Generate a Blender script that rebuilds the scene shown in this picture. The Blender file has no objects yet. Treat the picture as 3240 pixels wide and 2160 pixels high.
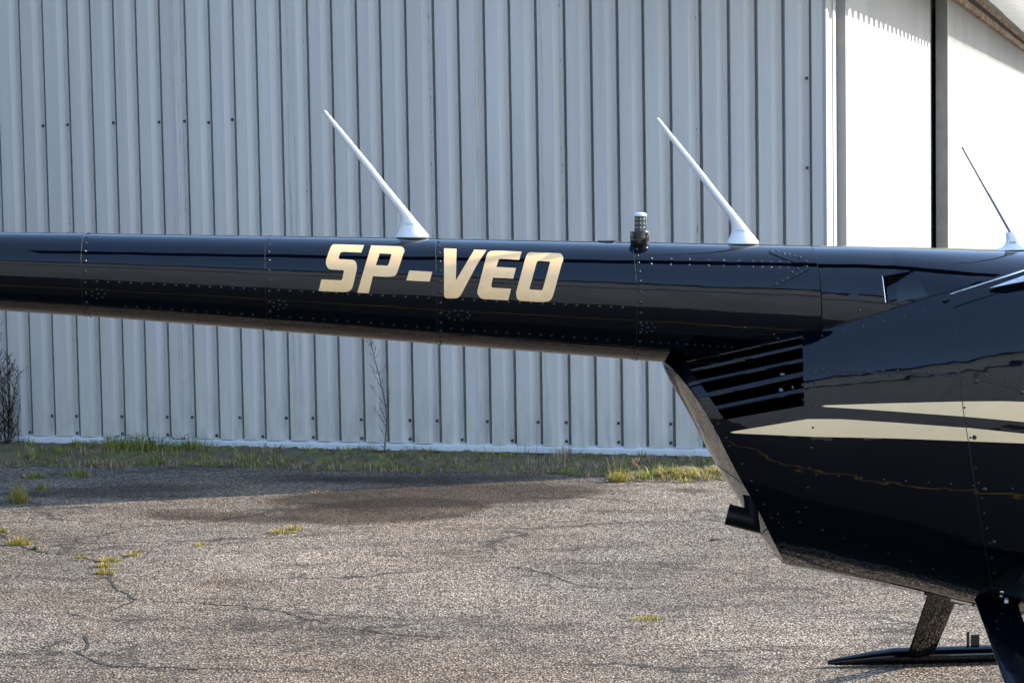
import bpy, bmesh, math, random
from mathutils import Vector, Matrix
from mathutils.bvhtree import BVHTree
from mathutils.geometry import tessellate_polygon
random.seed(7)
sc = bpy.context.scene
COL = sc.collection
rad = math.radians

# ------------------------------------------------------------------ camera
FPX, CAMH, HORIZON, ROLL = 7852.0, 2.6, 427.0, rad(.95)      # photograph is 3240 x 2160
PITCH = math.atan((1080 - HORIZON) / FPX)
_F = Vector((0, math.cos(PITCH), -math.sin(PITCH)))
_r0 = Vector((1, 0, 0)); _u0 = Vector((0, math.sin(PITCH), math.cos(PITCH)))
_R = _r0 * math.cos(ROLL) - _u0 * math.sin(ROLL)
_U = _r0 * math.sin(ROLL) + _u0 * math.cos(ROLL)
CAM = Vector((0, 0, CAMH))
cd = bpy.data.cameras.new('camera'); cam = bpy.data.objects.new('camera', cd); COL.objects.link(cam)
cam.matrix_world = Matrix(((_R.x, _U.x, -_F.x, 0), (_R.y, _U.y, -_F.y, 0), (_R.z, _U.z, -_F.z, CAMH), (0, 0, 0, 1)))
cd.sensor_width = 36; cd.lens = FPX / 3240 * 36; cd.clip_end = 2000; cd.clip_start = .1
cd.dof.use_dof = True; cd.dof.focus_distance = 10.8; cd.dof.aperture_fstop = 20
sc.camera = cam

# ------------------------------------------------------------------ light
SUN_AZ, SUN_EL = rad(14), rad(23)          # azimuth from +x towards +y
sdir = Vector((math.cos(SUN_EL) * math.cos(SUN_AZ), math.cos(SUN_EL) * math.sin(SUN_AZ), math.sin(SUN_EL)))
w = bpy.data.worlds.new('World'); sc.world = w; w.use_nodes = True
nt = w.node_tree; nt.nodes.clear()
sky = nt.nodes.new('ShaderNodeTexSky'); sky.sky_type = 'NISHITA'; sky.sun_disc = False
sky.sun_elevation = SUN_EL; sky.sun_rotation = math.pi / 2 - SUN_AZ
sky.air_density = 1.0; sky.dust_density = 1.2; sky.ozone_density = 2.4
bg = nt.nodes.new('ShaderNodeBackground'); bg.inputs['Strength'].default_value = .15
wo = nt.nodes.new('ShaderNodeOutputWorld')
nt.links.new(sky.outputs[0], bg.inputs[0]); nt.links.new(bg.outputs[0], wo.inputs[0])
sl = bpy.data.lights.new('sun', 'SUN'); sl.energy = 2.5; sl.angle = rad(.53); sl.color = (1, .89, .755)
so = bpy.data.objects.new('sun', sl); COL.objects.link(so)
so.rotation_euler = (-sdir).to_track_quat('-Z', 'Y').to_euler()
so.location = sdir * 60
sc.view_settings.view_transform = 'Standard'; sc.view_settings.look = 'None'
sc.cycles.max_bounces = 7; sc.cycles.diffuse_bounces = 3; sc.cycles.glossy_bounces = 4; sc.cycles.transmission_bounces = 5
sc.view_settings.exposure = 2.25; sc.view_settings.gamma = 1

# ------------------------------------------------------------------ helpers
def ray(x, y):
    d = _F * FPX + _R * (x - 1620) + _U * (1080 - y)
    return d.normalized()
def on_z(x, y, z=0.0):
    d = ray(x, y); return CAM + d * ((z - CAMH) / d.z)
def on_plane(x, y, P, n):
    d = ray(x, y); return CAM + d * ((P - CAM).dot(n) / d.dot(n))
def proj(P):
    d = P - CAM; k = d.dot(_F)
    return 1620 + FPX * d.dot(_R) / k, 1080 - FPX * d.dot(_U) / k

def tag(o, label=None, cat=None, group=None, kind=None):
    if label: o['label'] = label
    if cat: o['category'] = cat
    if group: o['group'] = group
    if kind: o['kind'] = kind
    return o
def empty(name, loc=(0, 0, 0), rz=0.0):
    o = bpy.data.objects.new(name, None); COL.objects.link(o); o.location = loc; o.rotation_euler = (0, 0, rz)
    o.empty_display_size = .2
    return o
def mesh_obj(name, verts, faces, mat, parent=None, smooth=False, angle=None, off=None):
    me = bpy.data.meshes.new(name)
    if off is not None: verts = [Vector(v) - off for v in verts]
    me.from_pydata([tuple(v) for v in verts], [], faces)
    if smooth:
        me.polygons.foreach_set('use_smooth', [True] * len(me.polygons))
        if angle: me.set_sharp_from_angle(angle=rad(angle))
    me.materials.append(mat); me.update()
    o = bpy.data.objects.new(name, me); COL.objects.link(o)
    if parent: o.parent = parent
    return o
class MB:
    def __init__(s): s.v = []; s.f = []
    def add(s, vs, fs):
        b = len(s.v); s.v += [Vector(v) for v in vs]; s.f += [tuple(i + b for i in f) for f in fs]
    def box(s, c, ax, ay, az):               # centre and three half-axis vectors
        c, ax, ay, az = Vector(c), Vector(ax), Vector(ay), Vector(az)
        vs = [c + ax * i + ay * j + az * k for i in (-1, 1) for j in (-1, 1) for k in (-1, 1)]
        s.add(vs, [(0, 1, 3, 2), (4, 6, 7, 5), (0, 4, 5, 1), (2, 3, 7, 6), (0, 2, 6, 4), (1, 5, 7, 3)])
    def tube(s, pts, rs, n=10, caps=True):
        pts = [Vector(p) for p in pts]
        if not hasattr(rs, '__len__'): rs = [rs] * len(pts)
        rings = []
        for i, p in enumerate(pts):
            t = (pts[min(i + 1, len(pts) - 1)] - pts[max(i - 1, 0)]).normalized()
            a = t.orthogonal().normalized() if i == 0 else (a - t * a.dot(t)).normalized()
            b = t.cross(a)
            rings.append([p + (a * math.cos(2 * math.pi * k / n) + b * math.sin(2 * math.pi * k / n)) * rs[i] for k in range(n)])
        s.loft(rings, caps)
    def loft(s, rings, caps=True):
        n = len(rings[0]); b = len(s.v)
        for r in rings: s.v += [Vector(v) for v in r]
        for i in range(len(rings) - 1):
            for k in range(n):
                s.f.append((b + i * n + k, b + i * n + (k + 1) % n, b + (i + 1) * n + (k + 1) % n, b + (i + 1) * n + k))
        if caps:
            s.f.append(tuple(b + k for k in range(n))[::-1]); s.f.append(tuple(b + (len(rings) - 1) * n + k for k in range(n)))
    def build(s, name, mat, parent=None, smooth=False, angle=None, off=None):
        return mesh_obj(name, s.v, s.f, mat, parent, smooth, angle, off)
def catmull(P, t):                               # P list of Vectors, t in 0..len-1
    n = len(P); i = min(int(t), n - 2); f = t - i
    p1, p2 = P[i], P[i + 1]
    p0 = P[i - 1] if i > 0 else p1 * 2 - p2
    p3 = P[i + 2] if i + 2 < n else p2 * 2 - p1
    return .5 * ((2 * p1) + (p2 - p0) * f + (2 * p0 - 5 * p1 + 4 * p2 - p3) * f * f + (3 * p1 - p0 - 3 * p2 + p3) * f ** 3)
def interp(tab, x):
    if x <= tab[0][0]: a, b = tab[0], tab[1]
    elif x >= tab[-1][0]: a, b = tab[-2], tab[-1]
    else:
        for a, b in zip(tab, tab[1:]):
            if a[0] <= x <= b[0]: break
    k = (x - a[0]) / (b[0] - a[0])
    return [p + (q - p) * k for p, q in zip(a[1:], b[1:])]

# ------------------------------------------------------------------ materials
class NT:
    def __init__(s, name):
        s.m = bpy.data.materials.new(name); s.m.use_nodes = True; s.t = s.m.node_tree
        s.b = s.t.nodes['Principled BSDF']
    def n(s, typ, **kw):
        o = s.t.nodes.new(typ)
        for k, v in kw.items():
            if k in o.inputs.keys() if hasattr(o.inputs, 'keys') else False: o.inputs[k].default_value = v
            else: setattr(o, k, v)
        return o
    def l(s, a, b): s.t.links.new(a, b)
    def math(s, op, a, b=None, clamp=False):
        o = s.t.nodes.new('ShaderNodeMath'); o.operation = op; o.use_clamp = clamp
        for i, v in enumerate((a, b)):
            if v is None: continue
            if isinstance(v, (int, float)): o.inputs[i].default_value = v
            else: s.l(v, o.inputs[i])
        return o.outputs[0]
    def ramp(s, fac, stops):
        o = s.t.nodes.new('ShaderNodeValToRGB'); e = o.color_ramp.elements
        while len(e) < len(stops): e.new(.5)
        for i, (p, c) in enumerate(stops):
            e[i].position = p; e[i].color = (c[0], c[1], c[2], 1) if hasattr(c, '__len__') else (c, c, c, 1)
        s.l(fac, o.inputs[0]); return o.outputs[0]
    def mix(s, fac, a, b, mode='MIX'):
        o = s.t.nodes.new('ShaderNodeMix'); o.data_type = 'RGBA'; o.blend_type = mode
        for k, v in ((0, fac), (6, a), (7, b)):
            if isinstance(v, (int, float)): o.inputs[k].default_value = v if k == 0 else (v, v, v, 1)
            elif hasattr(v, '__len__'): o.inputs[k].default_value = (*v, 1)
            else: s.l(v, o.inputs[k])
        return o.outputs[2]
    def pos(s): return s.n('ShaderNodeNewGeometry').outputs['Position']
    def noise(s, vec, scale, detail=3, rough=.5):
        o = s.n('ShaderNodeTexNoise'); o.inputs['Scale'].default_value = scale; o.inputs['Detail'].default_value = detail
        o.inputs['Roughness'].default_value = rough
        if vec is not None: s.l(vec, o.inputs['Vector'])
        return o.outputs[0]
    def mapping(s, vec, scale=(1, 1, 1), loc=(0, 0, 0), rot=(0, 0, 0)):
        o = s.n('ShaderNodeMapping'); o.inputs['Scale'].default_value = scale; o.inputs['Location'].default_value = loc
        o.inputs['Rotation'].default_value = rot; s.l(vec, o.inputs['Vector']); return o.outputs[0]
    def bump(s, h, strength, dist, normal=None):
        o = s.n('ShaderNodeBump'); o.inputs['Strength'].default_value = strength; o.inputs['Distance'].default_value = dist
        s.l(h, o.inputs['Height'])
        if normal is not None: s.l(normal, o.inputs['Normal'])
        return o.outputs[0]
    def set(s, col=None, rough=None, metal=None, normal=None, spec=None, ior=None):
        for key, v in (('Base Color', col), ('Roughness', rough), ('Metallic', metal), ('Normal', normal), ('Specular IOR Level', spec), ('IOR', ior)):
            if v is None: continue
            i = s.b.inputs[key]
            if isinstance(v, (int, float)): i.default_value = v
            elif isinstance(v, tuple): i.default_value = (*v, 1)
            else: s.l(v, i)
        return s.m
def plain(name, col, rough=.5, metal=0.0, var=.12, scale=6.0, spec=.5):
    N = NT(name); p = N.pos()
    k = N.ramp(N.noise(p, scale, 4), [(.3, 1 - var), (.7, 1 + var)])
    return N.set(N.mix(1, k, col, 'MULTIPLY'), rough, metal, spec=spec)
M = {}
def m_paint(name, wav, dist):
    N = NT(name); tc = N.n('ShaderNodeTexCoord').outputs['Object']
    h = N.noise(N.mapping(tc, (1.2, 2.0, 2.6)), wav, 2)
    fine = N.noise(tc, 40, 2)
    dust = N.ramp(N.noise(tc, 14, 4), [(.45, .025), (.8, .06)])
    return N.set((.0004, .0013, .0038), dust, normal=N.bump(h, .35, dist), ior=1.5)
M['black'] = m_paint('black_gloss_paint', 3.0, .0055)
M['black_flat'] = m_paint('black_gloss_sheet', 3.6, .0085)
N = NT('polished_black_sheet'); N.set((.012, .013, .015), .02, ior=1.6); M['panelgloss'] = N.m
M['seam'] = plain('seam_dark', (.004, .004, .005), .6)  # dark matte strip along the panel joints
M['rivet'] = plain('painted_rivet', (.012, .014, .018), .16, 0)
N = NT('gold_paint'); tc = N.n('ShaderNodeTexCoord').outputs['Object']
M['gold'] = N.set(N.mix(N.ramp(N.noise(tc, 25, 3), [(.3, 0.), (.7, 1.)]), (.90, .575, .275), (.95, .62, .31)), .34, .1)
M['cream'] = plain('cream_paint', (.97, .685, .38), .34, var=.03)
M['white'] = plain('white_gelcoat', (.80, .80, .79), .28, var=.03)
M['greywhip'] = plain('grey_antenna_rod', (.16, .18, .21), .45)
M['rubber'] = plain('black_rubber', (.012, .012, .012), .5)
M['blackplastic'] = plain('black_plastic', (.004, .004, .005), .09, var=.2)
M['led'] = plain('yellow_led', (.85, .80, .45), .35)
M['ledboard'] = plain('led_board', (.05, .065, .085), .3)
N = NT('clear_lens'); N.set((.93, .95, .97), .03, ior=1.45); N.b.inputs['Transmission Weight'].default_value = 1.0; M['lens'] = N.m
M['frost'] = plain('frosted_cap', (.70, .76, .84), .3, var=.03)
M['chrome'] = plain('polished_metal', (.75, .74, .72), .22, 1.0, var=.05)
M['inktext'] = plain('blue_print', (.05, .42, .62), .4)
M['blacktext'] = plain('black_print', (.02, .02, .03), .4)
M['window'] = plain('window_reflection_pale', (.42, .48, .56), .06, 0, var=.1)  # pale opaque base stands in for the reflection in the pane
M['exhaust'] = plain('sooty_exhaust', (.010, .011, .014), .38, .5, var=.4, scale=30)

def m_sheet(name, tint, matt=False):
    N = NT(name); p = N.pos(); oi = N.n('ShaderNodeObjectInfo').outputs['Random']
    streak = N.noise(N.mapping(p, (9, 9, .25)), 1.6, 5, .6)
    big = N.noise(N.mapping(p, (1, 1, .35)), 1.1, 3)
    k = N.ramp(streak, [(.25, .93), (.75, 1.05)])
    k2 = N.ramp(big, [(.3, .95), (.7, 1.05)])
    k3 = N.ramp(oi, [(0, .94), (1, 1.05)])
    c = N.mix(1, N.mix(1, N.mix(1, k, tint, 'MULTIPLY'), k2, 'MULTIPLY'), k3, 'MULTIPLY')
    # rusty run-off streaks
    st2 = N.noise(N.mapping(p, (16, 16, .12), (3.1, 0, 0)), 1.0, 3)
    msk = N.ramp(st2, [(.66, 0.), (.78, .45)])
    c = N.mix(msk, c, (.40, .35, .31))
    # splash dirt at the foot of the wall: shape of its own
    z = N.n('ShaderNodeSeparateXYZ'); N.l(p, z.inputs[0])
    foot = N.math('MULTIPLY', N.ramp(z.outputs[2], [(.14, 1.), (.62, 0.)]), N.ramp(N.noise(N.mapping(p, (5, 5, 1.2)), 3, 5), [(.4, 0.), (.75, .55)]))
    c = N.mix(foot, c, (.30, .28, .25))
    rg = N.ramp(streak, [(.3, .32), (.7, .46)])
    bn = N.bump(N.noise(N.mapping(p, (2, 2, .5)), 1.6, 2), .12, .003)
    return N.set(c, .95 if matt else rg, 0, normal=bn, spec=0.0 if matt else .5)
M['sheet'] = m_sheet('grey_coated_steel', (.575, .55, .515))
M['sheetw'] = m_sheet('white_coated_steel', (.34, .345, .355), True)
M['flash'] = plain('white_flashing', (.66, .68, .70), .4, var=.06, scale=4)
M['doorend'] = plain('grey_door_edge', (.24, .24, .235), .55, var=.06)
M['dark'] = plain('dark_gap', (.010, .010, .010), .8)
M['screw'] = plain('weathered_screw', (.05, .065, .07), .45, .3)
M['steelgrey'] = plain('grey_steel', (.135, .14, .135), .5, .1, var=.15)
N = NT('rusty_steel'); p = N.pos()
M['rust'] = N.set(N.ramp(N.noise(p, 7, 6, .7), [(.30, (.03, .018, .012)), (.43, (.16, .075, .035)), (.52, (.30, .20, .13)), (.62, (.50, .46, .41))]), .8)
N = NT('translucent_roof_sheet'); p = N.pos()
N.set(N.ramp(N.noise(p, 2, 4), [(.3, (.66, .68, .62)), (.7, (.80, .81, .76))]), .5)
trn = N.n('ShaderNodeBsdfTranslucent'); trn.inputs[0].default_value = (.85, .86, .80, 1); mxs = N.n('ShaderNodeMixShader'); mxs.inputs[0].default_value = .16
N.l(N.b.outputs[0], mxs.inputs[1]); N.l(trn.outputs[0], mxs.inputs[2]); N.l(mxs.outputs[0], N.t.nodes['Material Output'].inputs[0])
M['roofsheet'] = N.m
M['roofskin'] = plain('roof_skin', (.30, .31, .32), .5)
M['sealant'] = plain('old_sealant', (.22, .24, .26), .7)
M['run'] = plain('brown_run_off', (.50, .46, .44), .6, var=.25, scale=9)
M['concrete'] = plain('concrete', (.24, .22, .19), .9, var=.3, scale=14)

def ellipse_mask(N, p, cx, cy, rx, ry, rot, soft, wob, seed):
    q = N.n('ShaderNodeVectorMath', operation='ADD')
    nz = N.n('ShaderNodeTexNoise'); nz.inputs['Scale'].default_value = 2.3; nz.inputs['Detail'].default_value = 6
    nz.inputs['Roughness'].default_value = .62
    N.l(N.mapping(p, (1, 1, 1), (seed, seed * 1.7, 0)), nz.inputs['Vector'])
    sub = N.n('ShaderNodeVectorMath', operation='SUBTRACT'); N.l(nz.outputs['Color'], sub.inputs[0]); sub.inputs[1].default_value = (.5, .5, .5)
    scl = N.n('ShaderNodeVectorMath', operation='SCALE'); N.l(sub.outputs[0], scl.inputs[0]); scl.inputs['Scale'].default_value = wob
    N.l(p, q.inputs[0]); N.l(scl.outputs[0], q.inputs[1])
    s2 = N.n('ShaderNodeVectorMath', operation='SUBTRACT'); N.l(q.outputs[0], s2.inputs[0]); s2.inputs[1].default_value = (cx, cy, 0)
    mp = N.n('ShaderNodeVectorRotate'); mp.rotation_type = 'Z_AXIS'; mp.inputs['Angle'].default_value = -rot; N.l(s2.outputs[0], mp.inputs['Vector'])
    ms = N.n('ShaderNodeVectorMath', operation='MULTIPLY'); N.l(mp.outputs[0], ms.inputs[0]); ms.inputs[1].default_value = (1 / rx, 1 / ry, 0)
    ln = N.n('ShaderNodeVectorMath', operation='LENGTH'); N.l(ms.outputs[0], ln.inputs[0])
    return N.ramp(ln.outputs['Value'], [(max(0, .7 * (1 - soft)), 1.), (.7, 0.)])   # inputs are scaled so that 0.7 is the rim

def stain_from_px(x0, y0, x1, y1, depth_scale):
    a, b = on_z(x0, y0), on_z(x1, y1); c = (a + b) / 2; d = b - a
    return c.x, c.y, d.length / 2, depth_scale, math.atan2(d.y, d.x)

def m_asphalt():
    N = NT('old_exposed_asphalt'); p = N.pos()
    vo = N.n('ShaderNodeTexVoronoi'); vo.inputs['Scale'].default_value = 74; N.l(p, vo.inputs['Vector'])
    vo.inputs['Randomness'].default_value = 1
    vo2 = N.n('ShaderNodeTexVoronoi'); vo2.inputs['Scale'].default_value = 150; N.l(p, vo2.inputs['Vector'])
    sp = N.n('ShaderNodeSeparateColor'); N.l(vo.outputs['Color'], sp.inputs[0])
    sp2 = N.n('ShaderNodeSeparateColor'); N.l(vo2.outputs['Color'], sp2.inputs[0])
    stone = N.ramp(sp.outputs[0], [(0, (.05, .05, .05)), (.20, (.13, .125, .12)), (.42, (.265, .25, .23)), (.68, (.36, .335, .30)), (.86, (.45, .425, .39)), (1, (.62, .60, .57))])
    small = N.ramp(sp2.outputs[1], [(0, (.09, .09, .09)), (.5, (.25, .23, .21)), (1, (.42, .39, .35))])
    c = N.mix(1, N.mix(.33, stone, small), (1.06, .975, .875), 'MULTIPLY')
    gap = N.ramp(vo.outputs['Distance'], [(.34, 1.), (.60, .24)])
    c = N.mix(1, c, gap, 'MULTIPLY')
    # tone drift of the old surface
    t1 = N.ramp(N.noise(N.mapping(p, (1, 1, 1)), .45, 5, .6), [(.33, .76), (.66, 1.14)])
    t2 = N.ramp(N.noise(N.mapping(p, (.8, 2.2, 1), (7, 3, 0)), 1.7, 5, .65), [(.33, .62), (.48, .98), (.7, 1.10)])
    c = N.mix(1, N.mix(1, c, t1, 'MULTIPLY'), t2, 'MULTIPLY')
    t3 = N.ramp(N.noise(N.mapping(p, (.9, 2.6, 1), (2, 31, 0)), .95, 8, .72), [(.36, .50), (.44, .96), (.62, 1.04)])
    t4 = N.ramp(N.noise(N.mapping(p, (1, 1, 1), (40, 1, 0)), 6.5, 5, .7), [(.33, .74), (.46, 1.0), (.72, 1.08)])
    t5 = N.ramp(N.noise(N.mapping(p, (1, 1.4, 1), (60, 8, 0)), .32, 6, .62), [(.36, .78), (.5, 1.0), (.64, 1.12)])
    c = N.mix(1, N.mix(1, N.mix(1, c, t3, 'MULTIPLY'), t4, 'MULTIPLY'), t5, 'MULTIPLY')
    warm = N.ramp(N.noise(N.mapping(p, (1, 1, 1), (20, 9, 0)), .5, 3), [(.35, (1.0, .985, .965)), (.65, (1.03, .97, .89))])
    c = N.mix(1, c, warm, 'MULTIPLY')
    dn = N.n('ShaderNodeTexNoise'); dn.inputs['Scale'].default_value = 1.3; dn.inputs['Detail'].default_value = 7; dn.inputs['Roughness'].default_value = .68; N.l(p, dn.inputs['Vector'])
    ds = N.n('ShaderNodeVectorMath', operation='SCALE'); N.l(dn.outputs['Color'], ds.inputs[0]); ds.inputs['Scale'].default_value = .75
    da = N.n('ShaderNodeVectorMath', operation='ADD'); N.l(N.mapping(p, (.62, 1.0, 1)), da.inputs[0]); N.l(ds.outputs[0], da.inputs[1])
    ve = N.n('ShaderNodeTexVoronoi'); ve.feature = 'DISTANCE_TO_EDGE'; ve.inputs['Scale'].default_value = .85; N.l(da.outputs[0], ve.inputs['Vector'])
    line = N.ramp(ve.outputs['Distance'], [(.008, 1.), (.024, 0.)])
    brk = N.ramp(N.noise(N.mapping(p, (1, 1, 1), (5, 17, 0)), .8, 4, .6), [(.46, 0.), (.56, .85)])
    c = N.mix(N.math('MULTIPLY', line, brk), c, (.022, .021, .019))
    def stain(c, m, col):
        return N.mix(m, c, N.mix(1, c, col, 'MULTIPLY'))
    for (x0, y0, x1, y1, dep, soft, wob, seed, col) in STAINS:
        cx, cy, rx, ry, rot = stain_from_px(x0, y0, x1, y1, dep)
        c = stain(c, ellipse_mask(N, p, cx, cy, rx / .7, ry / .7, rot, soft, wob, seed), col)
    h = N.math('MULTIPLY', vo.outputs['Distance'], -1.0)
    h2 = N.math('MULTIPLY', vo2.outputs['Distance'], -.4)
    hh = N.math('ADD', h, h2)
    return N.set(c, .88, normal=N.bump(hh, .85, .009), spec=.25)
STAINS = [
    (760, 1592, 1990, 1545, .62, .22, .20, 1.3, (.33, .29, .26)),
    (860, 1640, 1560, 1590, .62, .16, .16, 2.9, (.42, .37, .33)),
    (330, 1618, 1080, 1650, .28, .5, .30, 4.1, (.38, .34, .31)),
    (-100, 1560, 760, 1545, .55, .7, .6, 6.6, (.36, .35, .34)),
    (560, 1512, 1850, 1520, .38, .7, .5, 8.2, (.34, .33, .33)),
    (2080, 1546, 2290, 1556, .14, .6, .15, 9.7, (.45, .40, .36)),
    (520, 1850, 900, 1830, .22, .9, .5, 12.2, (.58, .54, .50)),
    (1800, 1612, 2060, 1620, .12, .9, .3, 14.2, (.62, .58, .55)),
    (2250, 2045, 2760, 2060, .10, .9, .3, 16.1, (.55, .52, .50)),
    (-400, 2160, 2400, 2200, 1.1, .9, .6, 22.0, (1.04, .955, .86)),
    (600, 1975, 1450, 2010, .10, .95, .35, 18.4, (.60, .57, .54)),
]
M['asphalt'] = m_asphalt()
M['tarmac'] = plain('added_dark_tarmac', (.013, .013, .013), .85, var=.25, scale=20)
N = NT('mossy_soil'); p = N.pos()
M['soil'] = N.set(N.ramp(N.noise(p, 9, 6, .65), [(.3, (.05, .038, .026)), (.45, (.14, .105, .07)), (.58, (.12, .125, .03)), (.72, (.19, .22, .035))]), .95,
                  normal=N.bump(N.noise(p, 30, 5), .9, .03))
def m_grass(name, stops, rough=.6):
    N = NT(name); r = N.n('ShaderNodeNewGeometry').outputs['Random Per Island']
    c = N.ramp(r, stops)
    N.set(c, rough, spec=.2)
    tr = N.n('ShaderNodeBsdfTranslucent'); N.l(c, tr.inputs[0])
    mx = N.n('ShaderNodeMixShader'); mx.inputs[0].default_value = .35
    N.l(N.b.outputs[0], mx.inputs[1]); N.l(tr.outputs[0], mx.inputs[2])
    N.l(mx.outputs[0], N.t.nodes['Material Output'].inputs[0]); return N.m
M['grass'] = m_grass('verge_grass', [(0, (.07, .12, .02)), (.35, (.15, .20, .026)), (.65, (.29, .29, .04)), (.85, (.42, .35, .09)), (1, (.52, .41, .20))])
M['grass_y'] = m_grass('yellowing_grass', [(0, (.14, .17, .03)), (.4, (.26, .24, .05)), (.75, (.40, .31, .09)), (1, (.50, .38, .18))])
M['straw'] = m_grass('dry_straw', [(0, (.16, .11, .075)), (.5, (.34, .25, .17)), (1, (.52, .42, .30))])
M['leafgreen'] = m_grass('green_leaf', [(0, (.02, .05, .012)), (1, (.06, .12, .025))])
M['weed'] = m_grass('dry_weed', [(0, (.020, .014, .013)), (.6, (.045, .030, .026)), (1, (.09, .055, .038))])
M['weedpale'] = m_grass('dry_weed_pale', [(0, (.10, .08, .07)), (.6, (.17, .135, .115)), (1, (.25, .19, .15))])
M['leafbrown'] = plain('brown_leaf', (.10, .055, .03), .8, scale=40)
M['crack'] = plain('crack_dark', (.012, .012, .011), .95)  # dark strip laid along the asphalt cracks
M['yellow'] = plain('yellow_line_paint', (.30, .20, .02), .8, var=.6, scale=3)
N = NT('opposite_facade'); p = N.pos()
M['facade'] = N.set(N.mix(1, N.ramp(N.noise(N.mapping(p, (2, 1, .2)), 1.2, 4), [(.3, .85), (.7, 1.1)]), (.60, .585, .555), 'MULTIPLY'), .7)
M['roofdark'] = plain('dark_roof_edge', (.03, .03, .035), .6)

# ------------------------------------------------------------------ ground
def sheet_poly(name, pts, z, mat, parent=None):
    return mesh_obj(name, [(q[0], q[1], z) for q in pts], [tuple(range(len(pts)))], mat, parent)
ground = sheet_poly('ground', [(-400, -400), (400, -400), (400, 400), (-400, 400)], 0, M['asphalt']); tag(ground, kind='structure')

# gray end wall of the hangar ------------------------------------------------
TH = rad(16.6)
WT = Vector((math.cos(TH), -math.sin(TH), 0)); WN = Vector((-math.sin(TH), -math.cos(TH), 0))    # along the wall, out of the wall
PW = (on_z(1080, 1423, .05) + on_z(2160, 1439, .05)) / 2
def W(s, d, z): q = PW + WT * s + WN * d; return Vector((q.x, q.y, z))
def wall_s(x, y, d=0.0):
    q = on_plane(x, y, PW + WN * d, WN); return (q - PW).dot(WT), q.z
# verge: soil strip between asphalt and wall
edge = [(-700, 1486), (-300, 1480), (0, 1481), (150, 1472), (330, 1477), (520, 1470), (700, 1478), (900, 1480), (1080, 1487), (1250, 1488), (1430, 1492), (1620, 1494), (1800, 1502), (1960, 1508), (2100, 1517), (2270, 1519), (2500, 1528), (2800, 1534)]
vp = []
for i in range(len(edge) - 1):
    a, b = on_z(*edge[i]), on_z(*edge[i + 1])
    for k in range(10):
        q = a.lerp(b, k / 10); q.y += random.uniform(-.05, .05); vp.append(q)
top = [W(s, -.02, 0) for s in (3.2, -14)]
bm = bmesh.new()
nn = len(vp); rows = 7
grid = []
for i, q in enumerate(vp):
    s = (q - PW).dot(WT); col_ = []
    for j in range(rows + 1):
        e = W(s, -.01, 0); r_ = q.lerp(e, j / rows)
        col_.append(bm.verts.new((r_.x, r_.y, .004 + (0 if j == 0 else .018 + .05 * random.random() * min(1, j / 2)))))
    grid.append(col_)
for i in range(nn - 1):
    for j in range(rows):
        bm.faces.new((grid[i][j], grid[i + 1][j], grid[i + 1][j + 1], grid[i][j + 1]))
me = bpy.data.meshes.new('verge_ground'); bm.to_mesh(me); bm.free(); me.materials.append(M['soil'])
me.polygons.foreach_set('use_smooth', [True] * len(me.polygons))
vg = bpy.data.objects.new('verge_ground', me); COL.objects.link(vg); tag(vg, kind='structure')

# cracks in the asphalt
cracks = [
    [(-60, 1660), (0, 1690), (60, 1725), (130, 1745), (230, 1755), (330, 1780), (352, 1812), (345, 1830), (372, 1862), (420, 1885), (432, 1897), (380, 1915), (330, 1937)],
    [(340, 1782), (440, 1746), (560, 1737), (640, 1726), (760, 1713), (870, 1691), (950, 1675)],
    [(-40, 1934), (130, 1938), (260, 1945), (335, 1950)],
    [(430, 1900), (600, 1905), (760, 1915), (900, 1932), (960, 1952), (1100, 1985), (1250, 2006), (1460, 2015)],
    [(262, 2000), (280, 2040), (250, 2060), (300, 2090), (370, 2105), (500, 2108), (700, 2116)],
    [(1360, 2105), (1500, 2120), (1650, 2131)],
    [(1580, 1786), (1603, 1791), (1680, 1800), (1745, 1817), (1818, 1846), (1902, 1858), (1978, 1875)],
    [(1540, 1673), (1580, 1676), (1632, 1676)],
    [(2230, 1704), (2300, 1708), (2395, 1712)],
    [(110, 1622), (160, 1630), (215, 1635)],
    [(170, 1733), (250, 1731), (340, 1735)],
    [(1580, 1727), (1650, 1732), (1700, 1736)],
    [(2200, 2058), (2400, 2052), (2560, 2066)],
    [(2020, 1990), (2060, 1960), (2100, 1952)],
]
wide = {0: .0095, 3: .0065, 4: .007, 6: .0065}
for ci, pl in enumerate(cracks):
    pts = [on_z(*q, .003) for q in pl]; fine = []
    for a, b in zip(pts, pts[1:]):
        n = max(2, int((b - a).length / .035))
        for k in range(n):
            q = a.lerp(b, k / n); fine.append(q + Vector((random.gauss(0, .008), random.gauss(0, .012), 0)))
    vs, fs = [], []
    w0 = wide.get(ci, .0048)
    for k, q in enumerate(fine):
        d = (fine[min(k + 1, len(fine) - 1)] - fine[max(k - 1, 0)]).normalized(); nrm = Vector((-d.y, d.x, 0))
        ww = w0 * random.uniform(.2, 1.5) * (1 if 2 < k < len(fine) - 3 else .3)
        vs += [q + nrm * ww, q - nrm * ww]
        if k: fs.append((2 * k - 2, 2 * k - 1, 2 * k + 1, 2 * k))
    mesh_obj('crack', vs, fs, M['crack'], ground)
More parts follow.
